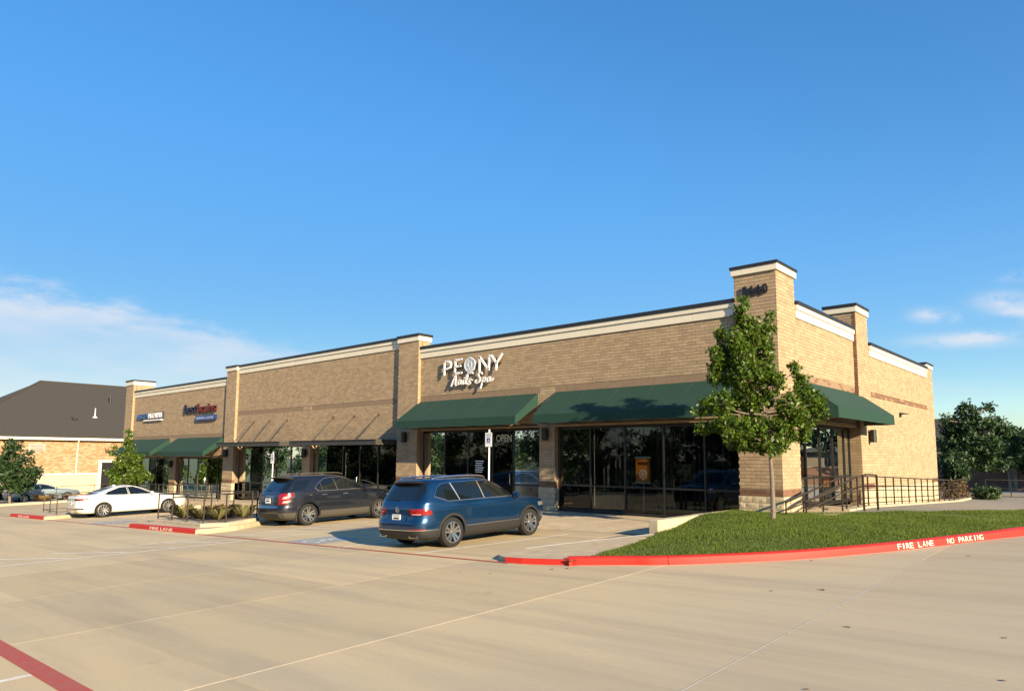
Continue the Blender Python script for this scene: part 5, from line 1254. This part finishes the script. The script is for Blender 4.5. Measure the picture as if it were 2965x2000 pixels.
def sedan(label, paint, lvl=1.0):
    root = thing('sedan', label, 'car')
    lv = [(.18, -2.2, 2.2, .78), (.26, -2.36, 2.36, .87), (.40, -2.455, 2.45, .91), (.55, -2.485, 2.485, .925), (.68, -2.475, 2.45, .93), (.78, -2.46, 2.39, .932), (.83, -2.455, 2.25, .925), (.89, -2.447, 1.95, .915), (.94, -2.437, 1.55, .906), (.98, -2.425, 1.2, .896), (1.01, -2.39, 1.02, .884), (1.03, -2.2, .95, .872), (1.05, -1.92, .90, .86), (1.08, -1.74, .83, .845), (1.15, -1.55, .68, .81), (1.24, -1.30, .47, .765), (1.32, -1.05, .25, .715), (1.38, -.84, .04, .65), (1.415, -.68, -.15, .54), (1.432, -.55, -.28, .36), (1.438, -.48, -.35, .15)]
    c = Car(lv, 7.0, 5.0); ax = (-1.40, 1.47); wr = .375
    c.body(root, [paint, 'cladding'], .215, ax, wr)
    PA = [(-1.36, 1.06), (-1.22, 1.15), (-.72, 1.33), (-.42, 1.35), (-.36, 1.0), (-1.2, 1.02)]; PB = [(-.36, 1.35), (-.10, 1.345), (.18, 1.25), (.72, 1.00), (.70, .985), (-.28, 1.0)]
    glassing(c, root, [PA, PB]); trim(c, root, [(-1.42, 1.06), (-1.24, 1.17), (-.74, 1.355), (-.4, 1.37), (-.08, 1.365), (.22, 1.26), (.80, .975), (-1.2, 1.005)], .008, 'chrome')
    trim(c, root, [(-.39, 1.36), (-.32, .99)], .018, 'black', 'pillar_cover', False)
    seam(c, root, [(-.33, .99), (-.30, .7), (-.34, .32)]); seam(c, root, [(.80, .97), (.86, .7), (.80, .32)]); seam(c, root, [(-1.25, 1.0), (-1.12, .8), (-1.02, .55), (-.98, .35)])
    handle(c, root, -1.02, .86, paint); handle(c, root, -.10, .85, paint)
    c.patch('rear_window', 'car_glass', root, [(z, -w_, w_) for z, w_ in ((1.075, .62), (1.12, .66), (1.2, .64), (1.28, .60), (1.34, .55))], 'rear', .005, 12)
    for sx in (1, -1):
        tl_ = c.patch('tail_light', 'red_lens', root, [(z, c.phx(xa, z), c.phy(yb_, z)) for z, xa, yb_ in ((.81, .50, -2.28), (.84, .48, -2.12), (.87, .46, -1.98), (.895, .48, -1.90))], 'phi', .010, 12, sx)
        c.patch('lamp_insert', 'black', tl_, [(z, c.phx(.47, z), c.phx(.74, z)) for z in (.825, .875)], 'phi', .014, 6, sx)
        c.patch('bumper_vent', 'black', root, [(z, c.phx(.50, z), c.phx(.84, z)) for z in (.40, .46)], 'phi', .006, 6, sx)
        c.patch('headlight', 'headlamp', root, [(z, math.pi-.62, math.pi-.95) for z in (.67, .72, .77)], 'phi', .010, 8, sx)
    c.patch('lamp_bar', 'black', root, [(z, -.48, .48) for z in (.855, .885)], 'rear', .008, 10); c.patch('bumper_strip', 'black', root, [(z, -.5, .5) for z in (.405, .43)], 'rear', .006, 8)
    c.patch('grille', 'black', root, [(z, math.pi-.4, math.pi+.4) for z in (.30, .5, .72)], 'phi', .008, 8)
    c.patch('windshield', 'car_glass', root, [(z, math.pi-a, math.pi+a) for z, a in ((1.02, .75), (1.1, .78), (1.2, .8), (1.3, .8), (1.36, .78))], 'phi', .004, 14)
    plate(c, root, 0, .70, .012); mirror_obj(c, root, .62, .97, paint)
    b = MB(); b.mesh([(-.012, -.62, 1.425), (.012, -.62, 1.425), (0, -.72, 1.47), (-.012, -.80, 1.405), (.012, -.80, 1.405)], [(0, 1, 2), (0, 2, 3), (1, 4, 2), (3, 2, 4)]); b.build('antenna_fin', paint, root, world=False)
    for ay in ax:
        for sx in (1, -1): wheel(root, sx*.80, ay, .335, .225, dict(n=10, w=(.018, .022), mat='silver'))
    b = MB(); b.box(-.72, .72, -2.1, 2.1, .17, .30); b.build('underbody', 'dark', root, world=False)
    return root
sd1 = sedan('white sedan parked with its nose towards the far storefronts', 'white_car'); place(sd1, -29.55-.93, -7.62+1.42, 0, 1.03)
sd2 = sedan('pale blue-grey sedan half hidden behind the tree at the far left', 'grey_car'); place(sd2, -61.2, -2.1, 0, 1.05)
sd3 = sedan('dark maroon car at the very left edge behind the tree trunk', 'maroon_car'); place(sd3, -65.4, -3.2, 0, 1.0)

# ------------------------------------------------------------------ trees and plants
def at_depth(px, py, d):
    ray = F_*2021.7+R_*(px-1516.4)-U_*(py-1098.8); return CAM+ray*(d/ray.dot(fw))
def on_lot(px, py, dz=0):
    ray = F_*2021.7+R_*(px-1516.4)-U_*(py-1098.8)
    t = (PLN[0]+dz+PLN[1]*CAM.x+PLN[2]*CAM.y-CAM.z)/(ray.z-PLN[1]*ray.x-PLN[2]*ray.y); return CAM+ray*t
def leaves(name, centres, nper, spread, size, m, parent, droop=.3, asp=.5, seed=1):
    g_ = np.random.default_rng(seed); C_ = np.repeat(np.array(centres), nper, axis=0); n = len(C_)
    off = g_.normal(0, 1, (n, 3)); off /= np.linalg.norm(off, axis=1)[:, None]+1e-9; P_ = C_+off*(g_.uniform(0, 1, n)**.5)[:, None]*np.array(spread)
    d = g_.normal(0, 1, (n, 3)); d[:, 2] -= droop; d /= np.linalg.norm(d, axis=1)[:, None]
    u = g_.normal(0, 1, (n, 3)); u[:, 2] += .6; w_ = np.cross(d, u); w_ /= np.linalg.norm(w_, axis=1)[:, None]+1e-9
    s = size*g_.uniform(.6, 1.25, n)[:, None]; a = asp
    nn = np.cross(w_, d)
    V = np.stack([P_, P_+d*s*.22+w_*s*a*.32, P_+d*s*.38+w_*s*a*.16+nn*s*.05, P_+d*s*.62+w_*s*a*.5+nn*s*.08, P_+d*s-nn*s*.05, P_+d*s*.62-w_*s*a*.5+nn*s*.08, P_+d*s*.38-w_*s*a*.16+nn*s*.05, P_+d*s*.22-w_*s*a*.32], 1)
    off_ = np.array(wloc(parent))
    return tri_mesh(name, V-off_, m, 8, parent)
def tree(label, base, trunk, r0, lobes, leaf, m, nper=22, name='tree', group=None, seed=3, cl_r=.20, dens_=1.0, asp=.5):
    g_ = np.random.default_rng(seed); t = thing(name, label, 'tree', base, group=group)
    tr = [Vector(p) for p in trunk]; n = len(tr)
    b = MB(); pts = spline([tuple(p) for p in tr], 5); k = len(pts); b.tube(pts, [r0*1.5]+[max(.012, r0*(1-.9*i/(k-1))) for i in range(1, k)], 9); b.build('trunk', 'bark', t, smooth=True)
    lim = MB(); cen = []
    for (c, rad, cnt) in lobes:
        c = Vector(c); zt = min(max(c.z-rad[2]*1.1, tr[1].z), tr[-1].z-.1); p0 = min(pts, key=lambda q: abs(q.z-zt)); mid = (p0+c)/2+Vector((g_.uniform(-.1, .1), g_.uniform(-.1, .1), -.08))
        lim.tube([p for p in spline([tuple(p0), tuple(mid), tuple(c)], 4)], [r0*.42-(r0*.3)*i/8 for i in range(9)], 6)
        for q in range(int(cnt*dens_)):
            v_ = g_.normal(0, 1, 3); v_ /= np.linalg.norm(v_); rr = g_.uniform(.25, 1)**.45; p = Vector((c.x+v_[0]*rad[0]*rr, c.y+v_[1]*rad[1]*rr, c.z+v_[2]*rad[2]*rr)); cen.append(tuple(p))
            if g_.uniform() < .45: lim.tube([tuple(c+(p-c)*.15), tuple(c+(p-c)*.6+Vector((0, 0, .03))), tuple(p)], [.014, .009, .004], 4, caps=False)
    lim.build('limbs', 'bark', t)
    o = leaves('crown', cen, nper, (cl_r, cl_r, cl_r*.8), leaf, m, t, seed=seed, asp=asp)
    return t
# young oak on the lawn
TB = Vector((.62, -2.36, .33)); D0 = (TB-CAM).dot(fw)
def W(px, py, dd=0): return tuple(at_depth(px, py, D0+dd))
SC = 2021.7/D0
lob = []
for (px_, py_, rx, ry, dd, cnt) in ((2153, 890, 7, 36, 0, 9), (2144, 925, 9, 36, .1, 9), (2226, 935, 8, 36, .1, 8), (2215, 975, 13, 34, 0, 10), (2180, 945, 11, 34, -.1, 9), (2172, 985, 22, 36, -.1, 18), (2088, 985, 11, 40, .1, 9), (2072, 1020, 15, 40, 0, 11), (2125, 985, 14, 44, -.2, 13), (2108, 1030, 24, 40, .2, 18), (2150, 1030, 32, 40, -.2, 28), (2212, 1035, 28, 46, .15, 20), (2160, 1085, 56, 44, -.1, 52),
                                   (2082, 1085, 30, 44, .2, 20), (2238, 1105, 26, 50, -.3, 20), (2305, 1075, 9, 34, .2, 6), (2322, 1120, 22, 34, .1, 12), (2348, 1160, 34, 36, .1, 20), (2292, 1185, 42, 46, -.2, 26), (2170, 1165, 66, 52, .25, 52), (2090, 1170, 38, 34, -.2, 18), (2036, 1182, 30, 16, 0, 9),
                                   (2055, 1236, 38, 17, .1, 14), (2125, 1235, 50, 38, -.3, 30), (2215, 1242, 66, 42, 0, 46), (2298, 1245, 46, 34, .2, 24), (2150, 1285, 40, 24, .2, 16), (2232, 1290, 42, 22, -.2, 16), (2372, 1195, 20, 30, -.1, 9), (2330, 1215, 30, 26, .2, 12)):
    lob.append((W(px_, py_, dd), (rx/SC, max(rx, 22)/SC*.95, ry/SC), cnt))
tree('young oak with pale slender trunk on the lawn in front of the corner tower', tuple(TB), [TB-Vector((0, 0, .1)), W(2237, 1430), W(2231, 1330), W(2215, 1200), W(2185, 1050), W(2155, 880)], .068, lob, .105, 'leaf', 30, group=None, seed=5, cl_r=.13, dens_=1.35, asp=.62)
# two smaller trees on the left
p = on_lot(28, 1457, .15); D1 = (p-CAM).dot(fw); S1 = 2021.7/D1
def W1(px, py, dd=0): return tuple(at_depth(px, py, D1+dd))
tree('dark round-headed young tree in front of the blue-grey sedan at the left edge', tuple(p), [p-Vector((0, 0, .2)), W1(28, 1420), W1(27, 1390), W1(32, 1330), W1(35, 1280)], .10,
     [(W1(a, c, dd), (rx/S1, rx/S1, ry/S1), cnt) for a, c, rx, ry, dd, cnt in ((38, 1295, 20, 26, 0, 14), (35, 1335, 34, 28, .3, 30), (20, 1370, 40, 30, -.3, 44), (70, 1375, 36, 26, .2, 34), (85, 1320, 9, 18, 0, 5), (10, 1340, 22, 24, .2, 20), (45, 1405, 46, 16, .1, 30), (98, 1365, 18, 12, 0, 9), (-30, 1370, 30, 34, 0, 26))], .30, 'leaf_dark', 20, seed=8, cl_r=.34, asp=.6)
p = Vector((-43.2, -3.6, zl(-43.2, -3.6)+.1)); D2 = (p-CAM).dot(fw); S2 = 2021.7/D2
def W2(px, py, dd=0): return tuple(at_depth(px, py, D2+dd))
p = Vector(W2(368, 1470)); p.z = zl(p.x, p.y)
tree('light green young tree behind the white sedan before the far awning', tuple(p), [p-Vector((0, 0, .1)), W2(368, 1430), W2(368, 1390), W2(370, 1320), W2(374, 1262)], .07,
     [(W2(a, c, dd), (rx/S2, rx/S2, ry/S2), cnt) for a, c, rx, ry, dd, cnt in ((373, 1262, 7, 22, 0, 7), (372, 1300, 20, 24, .1, 18), (360, 1335, 32, 24, -.2, 32), (395, 1340, 24, 24, .2, 24), (345, 1370, 32, 20, .1, 28), (395, 1375, 34, 22, -.1, 30), (370, 1392, 46, 12, .2, 24), (322, 1300, 9, 14, 0, 5), (425, 1380, 14, 10, 0, 6))], .20, 'leaf', 20, seed=9, cl_r=.22, asp=.6)
# evergreens behind, at the right
def back_tree(label, y, trunkpx, lobes, leaf, m, seed, cl=.3, nper=24):
    q = CAM+(F_*2021.7+R_*(trunkpx[0]-1516.4)-U_*(trunkpx[1]-1098.8))*((y-CAM.y)/(F_*2021.7+R_*(trunkpx[0]-1516.4)-U_*(trunkpx[1]-1098.8)).y); D3 = (q-CAM).dot(fw); S3 = 2021.7/D3
    def W3(px, py, dd=0): return tuple(at_depth(px, py, D3+dd))
    q.z = -.2
    tree(label, tuple(q), [q, W3(trunkpx[0], trunkpx[1]-25), W3(trunkpx[0], trunkpx[1]-80), W3(trunkpx[0], lobes[0][1]+10)], .14, [(W3(a, c, dd), (rx/S3, rx/S3, ry/S3), cnt) for a, c, rx, ry, dd, cnt in lobes], leaf, m, nper, group='trees behind the building', seed=seed, cl_r=cl)
back_tree('dark bushy evergreen with ragged top behind the sunlit side wall', 27, (2790, 1395), ((2800, 1195, 24, 26, 0, 20), (2770, 1235, 40, 26, .3, 34), (2825, 1235, 44, 26, -.3, 34), (2780, 1285, 56, 34, .2, 60), (2840, 1290, 50, 34, -.4, 54), (2765, 1335, 46, 28, -.4, 44), (2850, 1335, 60, 24, .3, 50), (2735, 1212, 12, 6, 0, 4), (2885, 1215, 20, 8, 0, 6), (2862, 1180, 12, 9, 0, 4), (2900, 1250, 24, 22, 0, 16)), .26, 'leaf_dark', 21, .32)
back_tree('low dark evergreen drooping over the railing next to the side wall corner', 24, (2770, 1420), ((2765, 1350, 34, 22, 0, 30), (2755, 1375, 26, 16, .2, 18), (2780, 1372, 26, 14, -.2, 16)), .22, 'leaf_dark', 22, .25)
back_tree('mid green bushy tree behind the brick fence at the right edge', 33, (2930, 1400), ((2915, 1262, 30, 26, 0, 28), (2945, 1275, 40, 30, .4, 44), (2900, 1310, 46, 32, -.4, 54), (2960, 1320, 50, 34, .3, 60), (2990, 1290, 40, 36, 0, 44), (3010, 1340, 46, 30, 0, 44)), .34, 'leaf_mid', 23, .42)
def tuft(x, y, z, h_, r_, n, m, label, name='ornamental_grass'):
    t = thing(name, label, 'plant', (x, y, z), group='ornamental grass tufts in the planter'); a = rng.uniform(0, 6.283, n); ln = rng.uniform(.3, 1, n)*r_; hh = h_*.8*rng.uniform(.35, 1.0, n)
    b0 = np.stack([np.cos(a)*.06*rng.uniform(0, 1.5, n), np.sin(a)*.06*rng.uniform(0, 1.5, n), np.zeros(n)], 1)
    dr = np.stack([np.cos(a), np.sin(a)], 1); pw = np.stack([-np.sin(a), np.cos(a), np.zeros(n)], 1)*.0018
    m1 = b0+np.concatenate([dr*(ln*.45)[:, None], (hh*.75)[:, None]], 1); tp = b0+np.concatenate([dr*ln[:, None], (hh*.9)[:, None]], 1)
    tri_mesh('blades', np.stack([b0-pw, b0+pw, m1+pw*.8, tp, m1-pw*.8], 1), m, 5, t)
for k, (x, y, h_, m, lab) in enumerate(((-19.7, -8.1, .75, 'tuft', 'green grass tuft in the planter corner by the white sedan'), (-18.4, -8.0, .55, 'tuft', 'second green grass tuft from the white sedan in the planter'), (-17.9, -7.3, .7, 'dry_tuft', 'straw-coloured grass tuft in the middle of the planter'), (-17.1, -8.0, .6, 'tuft', 'green grass tuft in the planter near the dark SUV bumper'), (-16.9, -7.2, .7, 'tuft', 'tall green grass tuft in the planter beside the dark SUV'), (-19.2, -7.1, .6, 'dry_tuft', 'straw-coloured grass tuft at the back of the planter'))):
    tuft(x, y, zl(x, y)+.27, h_, .5, 200, m, lab)
for (x, y, s, m, lab) in ((-56.3, -3.2, .75, 'dry_tuft', 'dry straw-coloured clump beside the blue-grey sedan wheel'), (-57.3, -1.0, .7, 'dry_tuft', 'dry straw-coloured clump beside the blue-grey sedan door')):
    tuft(x, y, zl(x, y)+.15, s, .8, 240, m, lab)
t = thing('shrub', 'low green shrub at the far end of the side railing', 'shrub', (1.75, 20.8, 0)); leaves('foliage', [(1.75+rng.uniform(-.5, .5), 20.8+rng.uniform(-.5, .5), rng.uniform(.05, .5)) for _ in range(45)], 24, (.2, .2, .16), .16, 'leaf_mid', t)
b = MB(); b.tube([(1.75, 20.8, -.1), (1.75, 20.8, .35)], .03, 6); b.build('stem', 'bark', t)
t = thing('shrub', 'dry brown shrub against the far end of the side wall', 'shrub', (.5, 20.2, 0)); leaves('foliage', [(.5+rng.uniform(-.5, .5), 20.2+rng.uniform(-.4, .4), rng.uniform(.05, .8)) for _ in range(40)], 22, (.2, .2, .18), .14, 'leaf_dry', t)
b = MB(); b.tube([(.5, 20.2, -.1), (.5, 20.2, .5)], .03, 6); b.build('stem', 'bark', t)

# ------------------------------------------------------------------ neighbouring building, fence, houses
nb = thing('neighbour_building', 'pinkish brick building with a grey shingled hip roof behind the parked cars', 'building', (-80, 0, -2))
NX = -75.0; EZ = 3.60
box('wall', 'far_brick', nb, NX-22, NX, -6.9, 29, -.12, 3.3); box('wainscot', 'pale_wall', nb, NX-22, NX+.06, -7.0, 6.2, -2.9, -.125); box('wainscot_cap', 'gutter', nb, NX-.1, NX+.14, -7.0, 6.2, -.12, .06)
box('soffit_board', 'fascia', nb, NX-22.3, NX+.25, -7.3, 29.6, 3.3, 3.42); box('gutter', 'gutter', nb, NX+.30, NX+.55, -7.5, 29.8, 3.40, 3.66, bevel=.03)
b = MB(); RX, RZ = NX-10, 9.55
RX, RZ, EZ = NX-11.2, 10.25, 3.66; A_, B_, C_, D_ = (NX+.5, -7.4, EZ), (NX+.5, 30, EZ), (NX-22.5, 30, EZ), (NX-22.5, -7.4, EZ); R1_, R2_ = (RX, 3.2, RZ), (RX, 19, RZ)
b.mesh([A_, B_, C_, D_, R1_, R2_], [(0, 1, 5, 4), (1, 2, 5), (2, 3, 4, 5), (3, 0, 4)]); rf = b.build('roof', 'shingle', nb)
b = MB(); b.tube([A_, R1_], .12, 6); b.tube([R1_, R2_], .12, 6); b.build('ridge_cap', 'shingle', rf)
def onroof(y, f): return (NX+.5+(RX-NX-.5)*f, y, EZ+(RZ-EZ)*f)
p = onroof(9.2, .64); b = MB(); b.tube([p, (p[0], p[1], p[2]+1.1)], .09, 8); b.tube([(p[0], p[1], p[2]+.5), (p[0], p[1]-.3, p[2]+.5)], .06, 6); b.build('flue', 'black', rf)
p = onroof(6.7, .36); b = MB(); b.tube([p, (p[0], p[1], p[2]+1.0)], .05, 8); b.lathe([(-.05, .25), (.05, .22), (.12, .07)], p, 'z', 10); b.build('vent_pipe', 'white', rf)
p = onroof(4.6, .31); b = MB(); b.box(p[0]-.2, p[0]+.25, p[1]-.25, p[1]+.25, p[2]-.05, p[2]+.2); b.build('roof_vent', 'black', rf)
b = MB(); b.tube([(NX+.42, 4.15, 3.38), (NX+.15, 4.15, 3.0), (NX+.10, 4.15, .06)], .07, 8); b.build('downspout', 'gutter', nb)
b = MB(); b.box(NX+.01, NX+.06, -.1, 1.3, 2.3, 3.0); vt = b.build('wall_vent', 'vent', nb)
for k in range(5): box('louvre', 'steel', vt, NX+.062, NX+.075, 0, 1.2, 2.36+k*.12, 2.41+k*.12)
b = MB(); b.box(NX+.02, NX+.12, 6.2, 6.5, -2.6, 1.15); b.box(NX+.02, NX+.12, 6.2, 12.2, 1.15, 1.4); b.build('door_trim', 'gutter', nb); box('door_shade_panel', 'dark', nb, NX+.01, NX+.05, 6.5, 12, -2.6, 1.15)  # flat dark panel on the wall: the recess's shade painted as colour
FY = 34.0
fn = thing('brick_fence', 'reddish brick boundary fence with piers behind the building', 'fence', (0, FY, -.2))
for x0, x1 in ((-14, -2.6), (-2.6, 1.05), (1.6, 9), (9, 16)):
    box('fence_panel', 'fence_brick', fn, x0, x1, FY, FY+.22, -.5, 1.22)
    box('fence_cap', 'kerb', fn, x0, x1, FY-.04, FY+.26, 1.222, 1.29)
for x in (1.32, -2.6, 9.0): box('pier', 'kerb' if x > 0 and x < 2 else 'fence_brick', fn, x-.25, x+.25, FY-.06, FY+.28, -.5, 1.34)
def house(label, x0, x1, y0, y1, ze, zr, zbase=-1):
    t = thing('house', label, 'house', ((x0+x1)/2, (y0+y1)/2, zbase), group='houses beyond the fence')
    box('wall', 'house_wall', t, x0, x1, y0, y1, zbase, ze); ym = (y0+y1)/2; hh = (y1-y0)/2
    b = MB(); o = .5; b.mesh([(x0-o, y0-o, ze), (x1+o, y0-o, ze), (x1+o, y1+o, ze), (x0-o, y1+o, ze), (x0+hh, ym, zr), (x1-hh, ym, zr)], [(0, 1, 5, 4), (1, 2, 5), (2, 3, 4, 5), (3, 0, 4), (0, 3, 2, 1)]); r_ = b.build('roof', 'shingle', t)
    for k in range(3):
        x = x0+(x1-x0)*(.2+.3*k); w_ = box('window', 'frame', t, x-.6, x+.6, y0-.05, y0-.003, ze-1.9, ze-.6); box('pane', 'car_glass', w_, x-.52, x+.52, y0-.06, y0-.052, ze-1.82, ze-.68)
    box('chimney', 'house_wall', r_, x0+hh+.5, x0+hh+1.3, ym+.3, ym+1.1, zr-1.2, zr+.5)
house('grey-roofed house behind the evergreen next to the wall corner', -16, 0, 56, 68, 3.2, 6.0); house('low grey-roofed house beyond the fence at the right edge', 1.5, 22, 62, 74, 2.6, 4.9)

# out-of-view trees and hedge, set for their reflection in the glass
def copy_tree(o, parent=None):
    c = o.copy(); COL.objects.link(c); c.parent = parent
    for chd in list(o.children): copy_tree(chd, c)
    return c
protos = []
for k, (h_, s) in enumerate(((11, 4.2), (9.5, 3.8), (12.5, 4.4))):
    g2 = np.random.default_rng(60+k); p = Vector((0, 0, 0))
    protos.append(tree('out-of-view tree placed for its dark reflection in the storefront glass', tuple(p), [p, p+Vector((0, 0, 2)), p+Vector((.1, 0, h_*.6)), p+Vector((0, .1, h_-1))], .18, [((g2.uniform(-1, 1)*s*.6, g2.uniform(-1, 1)*s*.5, h_*.58+g2.uniform(-1, 1)*h_*.3), (s*.48, s*.48, s*.42), 26) for _ in range(8)], .5, 'leaf_dark', 16, group='out-of-view trees mirrored in the glass', seed=80+k, cl_r=.6))
spots = [(13, 31), (20, 34), (28, 32)]+[(9+k*5.5, 44+6*math.sin(k*2.1)) for k in range(8)]+[(x+4, -63) for x in range(-128, 34, 8)]+[(x, -47-4*math.sin(x*1.3)) for x in range(-128, 34, 8) if not -2 < x < 5]+[(84+4*math.sin(y), y) for y in range(-60, 150, 11)]  # rear-right and far-side trees are added to darken the side glass
for k, (x, y) in enumerate(spots):
    o = protos[k] if k < 3 else copy_tree(protos[k % 3]); o.location = (x, y, zl(max(-80, min(x, 25)), max(-60, min(y, 5)))-.2); o.rotation_euler = (0, 0, k*1.7)

hg = thing('hedge', 'long dark clipped hedge across the lot, mirrored in the storefront glass', 'hedge', (-40, -57, -2)); gg = np.random.default_rng(5)
leaves('foliage', [(gg.uniform(-125, 34), -57+gg.uniform(-.8, .8), zl(-40, -57)+gg.uniform(-1.5, 2.2)+(2.0 if False else 0)) for _ in range(2600)], 7, (.7, .7, .6), .6, 'leaf_dark', hg)

# ------------------------------------------------------------------ fallen leaves on the paving
lfm = None
for k, (px_, py_) in enumerate(((1600, 1648), (1644, 1646), (1418, 1660), (2232, 1711), (2383, 1708), (2452, 1815), (2341, 1996), (2805, 1609), (2910, 1847), (2906, 1970), (1762, 1560), (1873, 1635), (2350, 1623))):
    p = on_lot(px_, py_)
    if k == 0:
        V = np.array([[(0, -.05, .004), (.012, -.02, .012), (.035, -.01, .02), (.016, .012, .010), (.028, .035, .022), (0, .06, .008), (-.026, .03, .020), (-.014, .01, .010), (-.034, -.012, .018), (-.012, -.022, .010)]])
        lfm = tri_mesh('fallen_leaf', V, 'leaf_dry', 10); o = lfm
    else: o = lfm.copy(); COL.objects.link(o)
    o.location = p; o.rotation_euler = (R(random.uniform(-12, 12)), R(random.uniform(-12, 12)), random.uniform(0, 6.28)); s = random.uniform(.5, .95); o.scale = (s, s, s)
    tag(o, 'small dry brown leaf lying on the concrete paving', 'leaf', 'dry leaves scattered on the paving')
